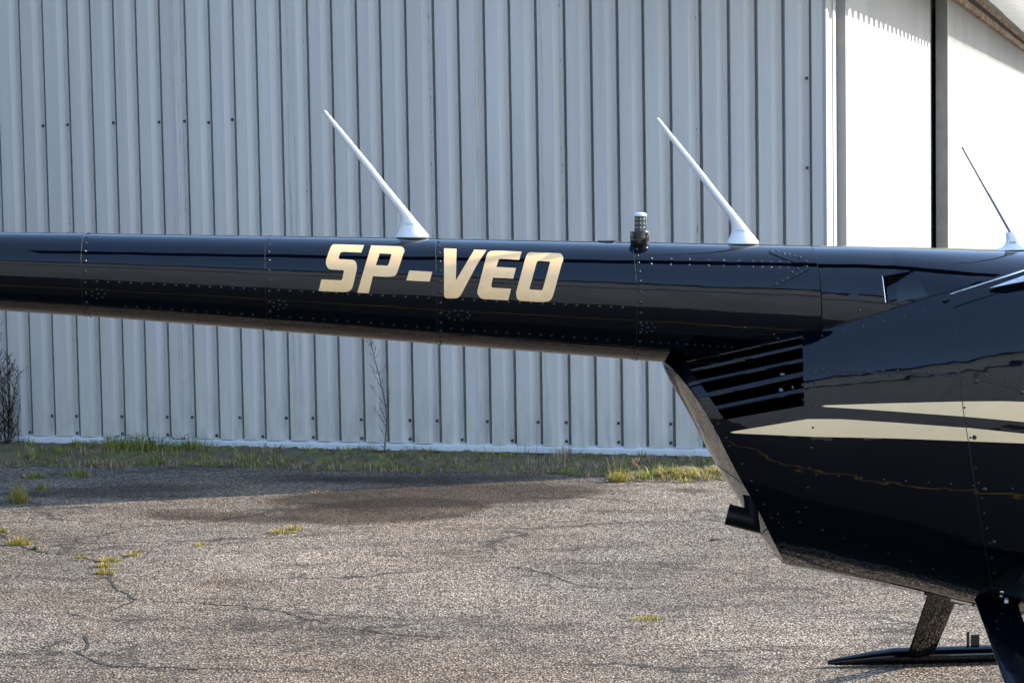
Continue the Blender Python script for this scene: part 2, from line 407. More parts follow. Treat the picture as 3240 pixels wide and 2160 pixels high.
# worn yellow taxi line on the apron on the near side of the helicopter (seen mirrored in the paint)
tw = sheet_poly('dark_mirror_ground', [(-60, -4), (60, -4), (60, 13.0), (20, 12.0), (2.4, 11.05), (0, 10.85), (-20, 9.4), (-60, 7.4)], .004, M['tarmac']); tag(tw, kind='structure')  # unseen dark ground, extended to blacken the paint's lower reflections
a, b = Vector((-14, 7.2, .008)), Vector((14, 8.9, .008)); d = (b - a).normalized(); nrm = Vector((-d.y, d.x, 0))
mesh_obj('taxi_line', [a + nrm * .05, a - nrm * .05, b - nrm * .05, b + nrm * .05], [(0, 1, 2, 3)], M['yellow'], tw)

# ------------------------------------------------------------------ hangar
HGL = W(0, 0, 0)
hangar = empty('hangar', HGL); tag(hangar, 'grey corrugated hangar with white sliding doors behind the helicopter', 'hangar')
z1 = [127, 287, 458, 615, 775, 930, 1092, 1268, 1435, 1600, 1757, 1925, 2112, 2278]
z2 = [97, 262, 437, 628, 800, 978, 1152, 1335, 1532, 1715, 1897, 2075, 2262]
z3 = [118, 313, 503, 690, 880]
xs = [a / 2.1778 for a in z1] + [1080 + a / 2.1778 for a in z2] + [2160 + a / 2.1778 for a in z3]
RIB = [wall_s(x, 0, -.02)[0] for x in xs]
pitch = (RIB[-1] - RIB[0]) / (len(RIB) - 1)
NL = 33                                          # ribs further left, out of the frame
RIB = [RIB[0] - pitch * k for k in range(NL, 0, -1)] + RIB
DEP, FL, FLL, VAL, SHADE_SLOT = .040, .033, .040, .032, .100   # groove depth, slot width, flank run, valley width, depth of the slot added to darken the line                  # groove depth, flank run, valley width
CORN = wall_s(2610, 0, 0)[0]
WALLBOT = .108
HT = lambda s: 4.55 + (CORN - s) * .19           # gable rises to the left
def groove(s):                                   # polyline of one groove whose shading slot is centred on s, with rounded bends
    v1 = s - FL / 2; v0 = v1 - VAL; l0 = v0 - FLL
    r = .006
    return [(l0 - r, 0), (l0 - .001, -.0012), (l0 + r * .8, -DEP * .16), (v0 - r * .8, -DEP * .86), (v0, -DEP + .0012), (v0 + r, -DEP),
            (v1 - .003, -DEP), (v1, -DEP - .002), (v1 + .003, -SHADE_SLOT), (s + FL / 2 - .003, -SHADE_SLOT), (s + FL / 2, -.004), (s + FL / 2 + .004, 0)]
joint = [i for i in range(len(RIB)) if (i - NL) % 5 == 2]
bounds = [0] + joint + [len(RIB) - 1]
for a, b in zip(bounds, bounds[1:]):
    prof = []
    for i in range(a, b + 1):
        g = groove(RIB[i])
        if i == a and a != 0: g = g[5:]
        if i == b and b != len(RIB) - 1: g = g[:8]
        prof += g
    if b == len(RIB) - 1: prof.append((CORN - .002, 0))
    lift = random.uniform(0, .0015)
    vs, fs = [], []
    nz = 7
    for j in range(nz):
        for k, (s, d) in enumerate(prof):
            z = WALLBOT + random.uniform(-.002, .002) * (j == 0) + (HT(s) - WALLBOT) * j / (nz - 1)
            dd = d + lift + (.0022 if (k < 3 and a != 0) else 0)
            vs.append(W(s, dd, z))
    n = len(prof)
    for j in range(nz - 1):
        for k in range(n - 1): fs.append((j * n + k, j * n + k + 1, (j + 1) * n + k + 1, (j + 1) * n + k))
    mesh_obj('cladding_sheet', vs, fs, M['sheet'], hangar, off=HGL)
# dark box added to block light leaks, base flashing, plinth
SL = RIB[0] - .3
def wallbox(name, s0, s1, d0, d1, z0, z1_, mat):
    m = MB(); m.add([W(s, d, z) for s in (s0, s1) for d in (d0, d1) for z in (z0, z1_)], [(0, 1, 3, 2), (4, 6, 7, 5), (0, 4, 5, 1), (2, 3, 7, 6), (0, 2, 6, 4), (1, 5, 7, 3)])
    return m.build(name, mat, hangar, off=HGL)
wallbox('light_leak_block', SL, CORN - .03, -.30, -.13, -.1, 4.4, M['dark'])
m = MB()      # gable part of the added light block
m.add([W(SL, -.28, 4.38), W(CORN - .04, -.28, 4.38), W(CORN - .04, -.28, HT(CORN)), W(SL, -.28, HT(SL))], [(0, 1, 2, 3)]); m.build('gable_leak_block', M['dark'], hangar, off=HGL)
fl_edges = [SL, wall_s(0, 1390)[0], wall_s(1366, 1425)[0], CORN + .005]
for k, (s0, s1) in enumerate(zip(fl_edges, fl_edges[1:])):
    s0 += .002
    prof = [(-.050, .116), (.012, .100), (.020, .094), (.020, .052), (.012, .047)]
    dz = random.uniform(-.004, .004)
    vs = [W(s, d, z + dz) for s in (s0, s1) for d, z in prof]; n = len(prof)
    mesh_obj('base_flashing', vs, [(i, i + 1, n + i + 1, n + i) for i in range(n - 1)], M['flash'], hangar, off=HGL)
wallbox('plinth', SL, CORN, -.06, -.025, -.05, .10, M['concrete'])

# screws
def screw_mesh():
    m = MB(); n = 10
    m.loft([[(.0135 * math.cos(2 * math.pi * k / n), .0135 * math.sin(2 * math.pi * k / n), z) for k in range(n)] for z in (0, .003)])
    m.loft([[(.0075 * math.cos(2 * math.pi * k / 6), .0075 * math.sin(2 * math.pi * k / 6), z) for k in range(6)] for z in (.003, .010)])
    me = bpy.data.meshes.new('screw'); me.from_pydata([tuple(v) for v in m.v], [], m.f); me.materials.append(M['screw']); return me
SCR = screw_mesh(); scr_rot = WN.to_track_quat('Z', 'Y').to_euler()
def screw(x, y, d=-DEP + .002):
    q = on_plane(x, y, PW + WN * d, WN); s = (q - PW).dot(WT)
    # sit in the middle of the nearest valley
    best = min(RIB, key=lambda r: abs(r - FL / 2 - VAL / 2 - s))
    c = best - FL / 2 - VAL / 2
    if abs(c - s) > .085: c = s
    o = bpy.data.objects.new('screw', SCR); COL.objects.link(o); o.parent = hangar
    o.location = W(c + (s - c) * .1, d, q.z) - HGL; o.rotation_euler = scr_rot
for x in (156, 233, 379, 524, 598, 749, 900, 981): screw(x, 1315 + (x - 156) * .009)
for x in (1139, 1292, 1377.5, 1540, 1697, 1786, 1951.5, 2119): screw(x, 1327 + (x - 1139) * .014)
for z in (190, 512, 828, 1137, 1476, 1797, 2137): screw(z / 2.178, 1365 + z / 2.178 * .018)
for z in (130, 461, 827, 1170, 1535, 1902, 2265): screw(1080 + z / 2.178, 1385 + z / 2.178 * .015)
for x, y in ((288, 868), (458, 861), (777, 847), (1088, 843), (1263, 837), (1433, 846), (1597, 826)): screw(x / 2.178, y / 2.178)
for x, y in ((880, 540), (885, 1157)): screw(2160 + x / 2.178, y / 2.178, .001)

# sealant dabs on the lapped joints and thin brown run-off lines
dm = MB()
for i in joint:
    s0 = RIB[i] - FL / 2 - VAL * .7
    if not -6 < s0 < CORN: continue
    z = .9
    while z < 4.3:
        z += random.expovariate(3.2)
        c = W(s0 + random.uniform(-.004, .004), -DEP + .0035, z); hh, ww = random.uniform(.006, .018), random.uniform(.002, .005)
        dm.loft([[c + WT * ww * q * math.cos(t) + Vector((0, 0, hh * q * math.sin(t))) + WN * e for t in [2 * math.pi * k / 8 for k in range(8)]] for q, e in ((1, 0), (.6, .002))])
o = dm.build('sealant_dabs', M['sealant'], hangar, off=HGL); o['kind'] = 'stuff'
for x in (537, 545, 556, 905, 922, 1500, 1508, 1710):
    s0 = wall_s(x, 0)[0]; vs, fs = [], []
    for k in range(60):
        z = .2 + k * .075; wob = .006 * math.sin(k * .35 + x) + random.gauss(0, .0012); ww = random.uniform(.0012, .0035)
        vs += [W(s0 + wob - ww, .0035, z), W(s0 + wob + ww, .0035, z)]
        if k: fs.append((2 * k - 2, 2 * k - 1, 2 * k + 1, 2 * k))
    mesh_obj('rust_run', vs, fs, M['run'], hangar, off=HGL)

# door side ------------------------------------------------------------------
QA = rad(13.9); QD = Vector((math.sin(QA), math.cos(QA), 0)); QN = Vector((math.cos(QA), -math.sin(QA), 0))   # along and out of the door side
CC = W(CORN, 0, 0)
def D(l, o, z): q = CC + QD * l + QN * o; return Vector((q.x, q.y, z))
def doorbox(name, l0, l1, o0, o1, z0, z1_, mat):
    m = MB(); m.add([D(l, o, z) for l in (l0, l1) for o in (o0, o1) for z in (z0, z1_)], [(0, 1, 3, 2), (4, 6, 7, 5), (0, 4, 5, 1), (2, 3, 7, 6), (0, 2, 6, 4), (1, 5, 7, 3)])
    return m.build(name, mat, hangar, off=HGL)
EAVE = 4.42
def l_of(x, o):                                  # distance along the door side seen at photo column x
    P = CC + QN * o; q = on_plane(x, 500, P, QN); return (q - CC).dot(QD)
# corner flashing: folded strip on both faces
m = MB()
prof = [(-.10, .006), (-.004, .006)]
m.add([W(CORN - .105, .003, z) for z in (.16, HT(CORN))] + [W(CORN + .004, .003, z) for z in (.16, HT(CORN))], [(0, 2, 3, 1)])
m.build('corner_flashing', M['sheet'], hangar, off=HGL)
lA = l_of(2634, .004); lB = l_of(2645, .004)
doorbox('corner_flashing', -.004, max(.2, lA - .01), -.02, .006, .05, EAVE, M['sheetw'])
doorbox('corner_flashing', lA + .01, lB, -.02, .012, .05, EAVE, M['sheetw'])
# door leaves standing proud of one another
O1 = .085
doorbox('door_leaf', lB + .004, l_of(2968, O1), O1 - .055, O1, .05, 4.35, M['sheetw'])
doorbox('door_edge', lB, lB + .003, .013, O1, .05, 4.35, M['doorend'])
L1 = l_of(2968, O1)
O2 = .27
L2 = l_of(3000, O2)
doorbox('door_leaf', L2 + .006, L2 + 26, O2 - .09, O2, .05, 4.35, M['sheetw'])
doorbox('door_edge', L2 - .10, L2 + .004, O2 - .13, O2 + .003, .03, 4.9, M['steelgrey'])
doorbox('door_gap_shade', L1 + .004, L2 + 25, -.05, O2 - .135, .03, 4.9, M['dark'])  # near-black box stands in for the unlit gap between leaves
doorbox('light_leak_block', .5, 50, -.4, -.06, 0, EAVE, M['dark'])  # dark box behind the doors, same added light block
# header: rusty angle, dark slot, grey fascia
m = MB()
def dstrip(name, o0, z0, o1, z1_, mat, l0=0.02, l1=48, th=.012):
    mm = MB(); a, b = D(0, o0, z0), D(0, o1, z1_)
    n = 60
    nv = (b - a).cross(QD).normalized() * th
    rings = []
    for k in range(n + 1):
        l = l0 + (l1 - l0) * k / n; wv = random.uniform(-.006, .006)
        rings.append([D(l, o0, z0 + wv), D(l, o1, z1_ + wv), D(l, o1, z1_ + wv) + nv, D(l, o0, z0 + wv) + nv])
    mm.loft(rings); return mm.build(name, mat, hangar, off=HGL)
ZA = 4.06
dstrip('header_angle', O1 + .03, ZA, O2 - .06, ZA + .02, M['rust'], l1=L1)
dstrip('header_angle', O2 + .005, ZA + .02, O2 + .05, ZA + .03, M['rust'], l0=L2 + .02)
dstrip('header_angle', O2 + .05, ZA + .03, O2 + .055, ZA + .11, M['rust'], l0=L2 + .02)
dstrip('header_slot', O2 + .05, ZA + .12, O2 + .10, ZA + .15, M['dark'], l0=L2 + .02)
dstrip('header_angle', O2 + .10, ZA + .15, O2 + .14, ZA + .19, M['rust'], l0=L2 + .02)
dstrip('fascia', O2 + .14, ZA + .19, O2 + .20, ZA + .21, M['steelgrey'], l0=L2 - 6)
# overhanging corrugated canopy, one object per roofing sheet
OE, ZE, PIT = 1.70, 4.27, .44
def canopy_profile(l):
    k = (l / PIT) % 1.0
    return .065 if k < .38 else (.065 * (1 - (k - .38) / .12) if k < .5 else (0 if k < .88 else .065 * (k - .88) / .12))
ls = []
l = -.9
while l < 44:
    base = math.floor(l / PIT) * PIT
    for k in (0, .38, .5, .88): ls.append(base + k * PIT)
    l = base + PIT * 1.0001 + 1e-4
ls = sorted(set(round(x, 5) for x in ls))
per = 16
for i in range(0, len(ls) - 1, per):
    seg = ls[i:i + per + 1]
    vs, fs = [], []
    for x in seg:
        hgt = canopy_profile(x + 1e-6)
        vs += [D(x, OE, ZE + hgt), D(x, -1.2, ZE + hgt + (OE + 1.2) * .19)]
    for k in range(len(seg) - 1): fs.append((2 * k, 2 * k + 2, 2 * k + 3, 2 * k + 1))
    mesh_obj('roof_sheet', vs, fs, M['roofsheet'], hangar, off=HGL)
# main roof and far walls close the volume
BK = 46
def R2(s, l, z): q = W(s, -.02, 0) + QD * l; return Vector((q.x, q.y, z))
sr = SL + 2
zz = lambda s: HT(s) + .02
mesh_obj('roof', [R2(CORN + .05, -.9, 4.92), R2(sr, -.9, zz(sr)), R2(sr, BK, zz(sr)), R2(CORN + .05, BK, 4.92)], [(0, 1, 2, 3)], M['roofskin'], hangar, off=HGL)
mesh_obj('far_wall', [R2(SL, 0, 0), R2(SL, BK, 0), R2(SL, BK, HT(SL)), R2(SL, 0, HT(SL))], [(0, 1, 2, 3)], M['sheet'], hangar, off=HGL)

# hangar across the apron, behind the camera: it is what the black paint mirrors
fac = empty('opposite_hangar', (0, -4, 0)); tag(fac, 'sunlit beige hangar across the apron mirrored in the helicopter paint', 'hangar')
def fbox(name, x0, x1, y0, y1, z0, z1_, mat):
    m = MB(); c = ((x0 + x1) / 2, (y0 + y1) / 2, (z0 + z1_) / 2); m.box(c, ((x1 - x0) / 2, 0, 0), (0, (y1 - y0) / 2, 0), (0, 0, (z1_ - z0) / 2)); return m.build(name, mat, fac)
fbox('wall', -9.5, 5, -14, 0, 0, 12.6, M['facade'])
fbox('roof_edge', -9.8, 5.3, -14, .30, 12.6, 13.1, M['roofdark'])
fbox('gutter', -9.5, 5, .0, .12, 9.2, 9.4, M['roofdark'])
fac.rotation_euler = (0, 0, rad(6))

# ------------------------------------------------------------------ helicopter
YAW = rad(2.9)
HO = Vector((0, 10.85, 0))
UD = Vector((math.cos(YAW), math.sin(YAW), 0)); VD = Vector((-math.sin(YAW), math.cos(YAW), 0))
heli = empty('helicopter', HO, YAW); tag(heli, 'glossy black helicopter with gold registration letters on its tail boom', 'helicopter')
def to_loc(P): d = P - HO; return Vector((d.dot(UD), d.dot(VD), d.z))
def to_world(q): return HO + UD * q[0] + VD * q[1] + Vector((0, 0, q[2]))
def H(x, y, v=0.0): return to_loc(on_plane(x, y, HO + VD * v, VD))
def lproj(q): return proj(to_world(q))
LCAM = to_loc(CAM)
def lray(x, y): d = ray(x, y); return Vector((d.dot(UD), d.dot(VD), d.z))

# --- tail boom ---
BOOM = [(-1700, 722, 872), (-700, 729, 939), (0, 734.7, 981.7), (265, 737.5, 999), (840, 746.6, 1043.7), (1370, 754.5, 1087), (1985, 765.5, 1135.5), (2560, 777, 1181)]
bst = []
for x, t, b in BOOM:
    a, c = H(x, t), H(x, b); bst.append(((a.x + c.x) / 2, (a.z + c.z) / 2, (a - c).length / 2))
def boom_at(u): return interp(bst, u)                 # centre height, radius
def boom_u(x): return H(x, interp([(p[0], (p[1] + p[2]) / 2) for p in BOOM], x)[0]).x
NB = 96
seams = [-1700, -700, 272, 846, 1378, 1996, 2566]
boom_v, boom_f = [], []
for si, (xa, xb) in enumerate(zip(seams, seams[1:])):
    ua, ub = boom_u(xa), boom_u(xb); rings = []
    n = 14
    for k in range(n + 1):
        u = ua + (ub - ua) * k / n; c, r = boom_at(u); r += .0011 * (si % 2)
        rings.append([(u, -r * math.sin(2 * math.pi * j / NB), c + r * math.cos(2 * math.pi * j / NB)) for j in range(NB)])
    m = MB(); m.loft(rings, caps=False); 
    b0 = len(boom_v); boom_v += m.v; boom_f += [tuple(i + b0 for i in f) for f in m.f]
    m.build('boom_skin', M['black'], heli, True)
BVH_boom = BVHTree.FromPolygons(boom_v, boom_f)
m = MB(); u0 = boom_u(-1700); c, r = boom_at(u0); m.loft([[(u0 + .001 - d, -r * q * math.sin(2 * math.pi * j / 32), c + r * q * math.cos(2 * math.pi * j / 32)) for j in range(32)] for d, q in ((0, 1), (.04, .85), (.05, .3))]); m.build('boom_end_cap', M['black'], heli, True)

# --- engine cowling above the fuselage ---
COWL = [(2562, 777.2, .2935, .2935), (2680, 778.5, .305, .300), (2800, 781, .325, .315), (3000, 785, .355, .40), (3300, 792, .40, .50), (3700, 800, .44, .56)]
cst = []
for x, t, rz_, rv in COWL:
    a = H(x, t); cst.append((a.x, a.z - rz_, rz_, rv))
uA, uB = cst[0][0] + .002, cst[-1][0]
def in_scoop(px, py):
    if px < 2793 + (py - 874) * .128 or px > 2965: return 0
    yt = 874 - (px - 2793) * .174
    yb = 961 - (px - 2804) * .20
    if py < yt or py > yb: return 0
    ramp = 2890 + .55 * (py - yt)
    return max(0, 1 - (px - 2795) / (ramp - 2795))
cv, cf = [], []
def spread(lo, hi, d0, d1, coarse, fine):         # values from lo to hi, dense between d0 and d1
    out = [lo + (d0 - lo) * i / coarse for i in range(coarse)] + [d0 + (d1 - d0) * i / fine for i in range(fine)]
    return out + [d1 + (hi - d1) * i / coarse for i in range(coarse + 1)]
us = spread(uA, uB, H(2786, 900, -.3).x, H(2972, 900, -.33).x, 40, 150)
ANG = spread(0, 2 * math.pi, .88, 1.52, 60, 170)[:-1]
NU, NA = len(us) - 1, len(ANG)
for u in us:
    c, rz_, rv = interp(cst, u)
    pt = lambda a_: Vector((u, -rv * math.sin(a_), c + rz_ * math.cos(a_)))
    ang = list(ANG); dep = [0.0] * NA; inside_ = []
    for j, a_ in enumerate(ANG):
        if .5 < a_ < 2.2:
            px, py = lproj(pt(a_)); dep[j] = in_scoop(px, py)
            if dep[j]: inside_.append(j)
    if inside_:                                   # snap the rim rows onto the true edge of the opening
        for j, side in ((inside_[0], -1), (inside_[-1], 1)):
            lo, hi = ANG[j], ANG[j + side]
            for _ in range(14):
                mid = (lo + hi) / 2
                if in_scoop(*lproj(pt(mid))): lo = mid
                else: hi = mid
            ang[j] = lo; ang[j + side] = lo + side * 3e-4
    for j in range(NA):
        q = pt(ang[j])
        if dep[j]: q -= Vector((0, -math.sin(ang[j]), math.cos(ang[j]))) * .055 * dep[j]
        cv.append(q)
for i in range(NU):
    for j in range(NA):
        cf.append((i * NA + j, i * NA + (j + 1) % NA, (i + 1) * NA + (j + 1) % NA, (i + 1) * NA + j))
cowl = mesh_obj('engine_cowling', cv, cf, M['black'], heli, True, 40)
BVH_cowl = BVHTree.FromPolygons(cv, cf)
# bright lip of the scoop
def polyline_on(bvh, pts, step=6):
    out = []
    for a, b in zip(pts, pts[1:]):
        n = max(1, int(math.hypot(b[0] - a[0], b[1] - a[1]) / step))
        for k in range(n + (b is pts[-1])):
            x, y = a[0] + (b[0] - a[0]) * k / n, a[1] + (b[1] - a[1]) * k / n
            h = bvh.ray_cast(LCAM, lray(x, y))
            if h[0] is not None: out.append((h[0], h[1]))
    return out
def on_surf(bvh, x, y):
    best = None
    for b in (bvh if isinstance(bvh, (list, tuple)) else [bvh]):
        h = b.ray_cast(LCAM, lray(x, y))
        if h[0] is not None and (best is None or h[3] < best[3]): best = h
    if best is None: return None
    n = best[1]
    if n.dot(lray(x, y)) > 0: n = -n
    return best[0], n
def wire(name, pts, bvh, r, mat, lift=0.0, step=6):
    q = [p + (n if n.y < 0 else -n) * lift for p, n in polyline_on(bvh, pts, step)]
    if len(q) < 2: return
    m = MB(); m.tube(q, r, 6); return m.build(name, mat, heli, True)
wire('scoop_lip', [(2791.5, 873), (2802.5, 961)], BVH_cowl, .0022, M['chrome'], .0)

# --- lower fuselage ---
A = [(2104, 1142, -.05), (2140, 1178, -.20), (2183, 1230, -.31), (2229, 1298, -.35), (2270, 1370, -.355), (2304, 1439, -.345), (2352, 1529, -.325), (2397, 1607, -.295), (2440, 1694, -.235), (2466, 1745, -.155), (2484, 1779, -.06), (2488, 1787, 0)]
Mi = [(2545, 1060, -.300), (2548, 1110, -.362), (2555, 1180, -.420), (2568, 1250, -.455), (2590, 1340, -.480), (2615, 1440, -.488), (2650, 1550, -.476), (2685, 1640, -.445), (2720, 1720, -.385), (2745, 1782, -.29), (2765, 1828, -.16), (2770, 1845, 0)]
Fr = [(3300, 845, -.385), (3300, 930, -.490), (3300, 1020, -.570), (3300, 1130, -.635), (3300, 1280, -.675), (3300, 1440, -.680), (3300, 1580, -.665), (3300, 1700, -.625), (3300, 1806, -.55), (3300, 1882, -.44), (3300, 1932, -.25), (3300, 1950, 0)]
A = [(x, y, v * 1.16) for x, y, v in A]
cur = [[H(*q) for q in c] for c in (A, Mi, Fr)]
nose = []
for du, kv, top_, bot_ in ((.9, 1.02, 1.10, 1.0), (1.9, .95, 1.0, 1.0), (2.6, .60, .72, .9), (2.85, .18, .52, .72)):
    zmid = cur[2][5].z; row = []
    for q in cur[2]:
        z = zmid + (q.z - zmid) * (top_ if q.z > zmid else bot_); row.append(Vector((q.x + du, q.y * kv, z)))
    nose.append(row)
cur += nose
NS, NT_ = 34, 12
cols = []; 
for i in range((len(cur) - 1) * NS + 1):
    t = i / NS; cols.append([catmull([c[j] for c in cur], t) for j in range(12)])
sv = []
ROWN = 11 * NT_ + 1
for c in cols: sv += [catmull(c, j / NT_) for j in range(ROWN)]
sf_all = []
for i in range(len(cols) - 1):
    for j in range(ROWN - 1): sf_all.append((i * ROWN + j, i * ROWN + j + 1, (i + 1) * ROWN + j + 1, (i + 1) * ROWN + j))
BVH_body = BVHTree.FromPolygons(sv, sf_all)
def z4(x, y): return (2040 + x / 3.92, 1000 + y / 3.92)
LOUV = [z4(455, 556), z4(1958, 236), z4(1975, 290), z4(2000, 1090), z4(1985, 1130), z4(980, 1305), z4(640, 800), z4(560, 690)]
def inside(poly, x, y):
    r = False
    for (x0, y0), (x1, y1) in zip(poly, poly[1:] + poly[:1]):
        if (y0 > y) != (y1 > y) and x < (x1 - x0) * (y - y0) / (y1 - y0) + x0: r = not r
    return r
# refine only where the louvre opening is cut
sf = []
for f in sf_all:
    c = (sv[f[0]] + sv[f[1]] + sv[f[2]] + sv[f[3]]) / 4
    px, py = lproj(c)
    if px < 2560 and inside(LOUV, px, py): continue
    sf.append(f)
mesh_obj('fuselage_side', sv, sf, M['black_flat'], heli, True)
mesh_obj('fuselage_side', [Vector((q.x, -q.y, q.z)) for q in sv], [f[::-1] for f in sf_all], M['black_flat'], heli, True)
# deck between the chines and aft bulkhead panel
dk = []
for c in cols: q = catmull(c, 0); dk += [q, Vector((q.x, -q.y, q.z))]
mesh_obj('fuselage_deck', dk, [(2 * i, 2 * i + 1, 2 * i + 3, 2 * i + 2) for i in range(len(cols) - 1)], M['black_flat'], heli, False)
ap = []
NP_ = 12
for j in range(ROWN):
    q = sv[j]
    for k in range(NP_ + 1): ap.append(Vector((q.x - .002 - .11 * abs(q.y) * (1 - (2 * k / NP_ - 1) ** 2), q.y + (-2 * q.y) * k / NP_, q.z)))
mesh_obj('aft_panel', ap, [(j * (NP_ + 1) + k, j * (NP_ + 1) + k + 1, (j + 1) * (NP_ + 1) + k + 1, (j + 1) * (NP_ + 1) + k) for j in range(ROWN - 1) for k in range(NP_)], M['panelgloss'], heli, True)
ALL = [BVH_boom, BVH_cowl, BVH_body]

# --- painted / raised shapes laid on the skin ---
def chaikin(pts, it=2):
    # points with a third entry are sharp corners
    for _ in range(it):
        out = []; n = len(pts)
        for i, p in enumerate(pts):
            if len(p) > 2: out.append(p)
            else:
                a, b = pts[i - 1], pts[(i + 1) % n]
                out.append((p[0] * .75 + a[0] * .25, p[1] * .75 + a[1] * .25)); out.append((p[0] * .75 + b[0] * .25, p[1] * .75 + b[1] * .25))
        pts = out
    return [(p[0], p[1]) for p in pts]
def decal(name, outer, holes, mat, bvh, lift=.0008, gy=7, gx=26, label=None):
    loops = [[Vector((x, y, 0)) for x, y in l] for l in [outer] + holes]
    flat = [v for l in loops for v in l]
    bm = bmesh.new(); vv = [bm.verts.new(v) for v in flat]
    for t in tessellate_polygon(loops):
        try: bm.faces.new([vv[i] for i in t])
        except ValueError: pass
    xs_ = [v.x for v in flat]; ys_ = [v.y for v in flat]
    y = min(ys_) + gy * .5
    while y < max(ys_):
        bmesh.ops.bisect_plane(bm, geom=bm.verts[:] + bm.edges[:] + bm.faces[:], plane_co=(0, y, 0), plane_no=(0, 1, 0)); y += gy
    x = min(xs_) + gx * .5
    while x < max(xs_):
        bmesh.ops.bisect_plane(bm, geom=bm.verts[:] + bm.edges[:] + bm.faces[:], plane_co=(x, 0, 0), plane_no=(1, 0, 0)); x += gx
    bmesh.ops.triangulate(bm, faces=bm.faces[:])
    bad = []
    nrm = {}
    for v in bm.verts:
        h = on_surf(bvh, v.co.x, v.co.y)
        if h is None: bad.append(v); continue
        v.co = h[0] + h[1] * lift
    if bad: bmesh.ops.delete(bm, geom=bad, context='VERTS')
    bm.normal_update()
    bmesh.ops.recalc_face_normals(bm, faces=bm.faces[:])
    me = bpy.data.meshes.new(name); bm.to_mesh(me); bm.free()
    me.polygons.foreach_set('use_smooth', [True] * len(me.polygons)); me.materials.append(mat)
    o = bpy.data.objects.new(name, me); COL.objects.link(o); o.parent = heli
    return o
def za(l): return [((960 + p[0] / 5.2267, 740 + p[1] / 5.2267) + tuple(p[2:])) for p in l]
def zb(l): return [((1360 + p[0] / 5.2267, 740 + p[1] / 5.2267) + tuple(p[2:])) for p in l]
S = [(1003, 188, 1), (957, 310, 1), (660, 297, 1), (610, 305), (585, 390), (585, 418), (640, 420, 1), (770, 427, 1), (860, 440), (890, 540), (876, 620, 1), (838, 780, 1), (810, 900), (740, 960), (640, 960, 1), (252, 943, 1), (298, 752, 1), (580, 764, 1), (640, 770), (655, 690), (672, 610), (660, 598), (600, 597, 1), (500, 592, 1), (410, 585), (365, 490), (385, 400, 1), (425, 285, 1), (470, 175), (560, 176), (640, 176, 1)]
P = [(1120, 192, 1), (1540, 206, 1), (1640, 212), (1678, 280), (1650, 340, 1), (1575, 570, 1), (1530, 700), (1400, 709), (1330, 707, 1), (1150, 698, 1), (1078, 982, 1), (890, 970, 1)]
Ph = [(1262, 323, 1), (1410, 331, 1), (1462, 334), (1450, 370), (1425, 450, 1), (1400, 530), (1350, 525, 1), (1198, 518, 1)]
DASH = [(1752, 606, 1), (2132, 627, 1), (2085, 788, 1), (1702, 768, 1)]
V = [(235, 240, 1), (443, 248, 1), (430, 772, 1), (735, 262, 1), (938, 270, 1), (850, 400, 1), (760, 545, 1), (540, 960, 1), (480, 1062), (360, 1064), (236, 1064), (235, 930), (235, 800, 1)]
Ee = [(1520, 297, 1), (1478, 430, 1), (1210, 416, 1), (1145, 412), (1125, 470, 1), (1100, 547, 1), (1425, 565, 1), (1380, 740, 1), (1045, 722, 1), (1028, 790, 1), (1010, 888), (1080, 892, 1), (1343, 906, 1), (1297, 1097, 1), (980, 1081, 1), (850, 1078), (775, 980), (805, 870, 1), (920, 430, 1), (960, 285), (1110, 279), (1200, 281, 1)]
Oo = [(1760, 308, 1), (2060, 319, 1), (2180, 322), (2215, 420), (2180, 500, 1), (2062, 935, 1), (2010, 1110), (1850, 1126), (1780, 1123, 1), (1580, 1111, 1), (1450, 1105), (1420, 980), (1450, 880, 1), (1570, 440, 1), (1610, 312), (1690, 306)]
Oh = [(1840, 448, 1), (1930, 455, 1), (1995, 456), (1975, 520), (1955, 600, 1), (1885, 850, 1), (1862, 935), (1810, 930), (1770, 926, 1), (1705, 921, 1), (1640, 918), (1665, 840), (1680, 790, 1), (1752, 525, 1), (1775, 448)]
for nm, o_, hs in (('S', za(S), []), ('P', za(P), [za(Ph)]), ('dash', za(DASH), []), ('V', zb(V), []), ('E', zb(Ee), []), ('O', zb(Oo), [zb(Oh)])):
    o = decal('registration_letter', chaikin(o_, 3), [chaikin(h, 3) for h in hs], M['gold'], BVH_boom)
    o['label'] = 'gold letter %s of the registration SP-VEO' % nm if nm != 'dash' else 'gold dash of the registration SP-VEO'
decal('gold_stripe', [(2599, 1284), (2612, 1281.5), (2803, 1275.5), (3051, 1269.6), (3170, 1268.7), (3290, 1272), (3290, 1339), (3060, 1318), (2757, 1296), (2612, 1287)], [], M['cream'], BVH_body, gy=9, gx=22)
decal('gold_stripe', [(2310, 1367), (2320, 1364), (2555, 1325), (2665, 1325.6), (2849, 1337.5), (3069, 1353.6), (3290, 1376), (3290, 1404), (2849, 1386.7), (2573, 1381), (2322, 1370)], [], M['cream'], BVH_body, gy=9, gx=22)

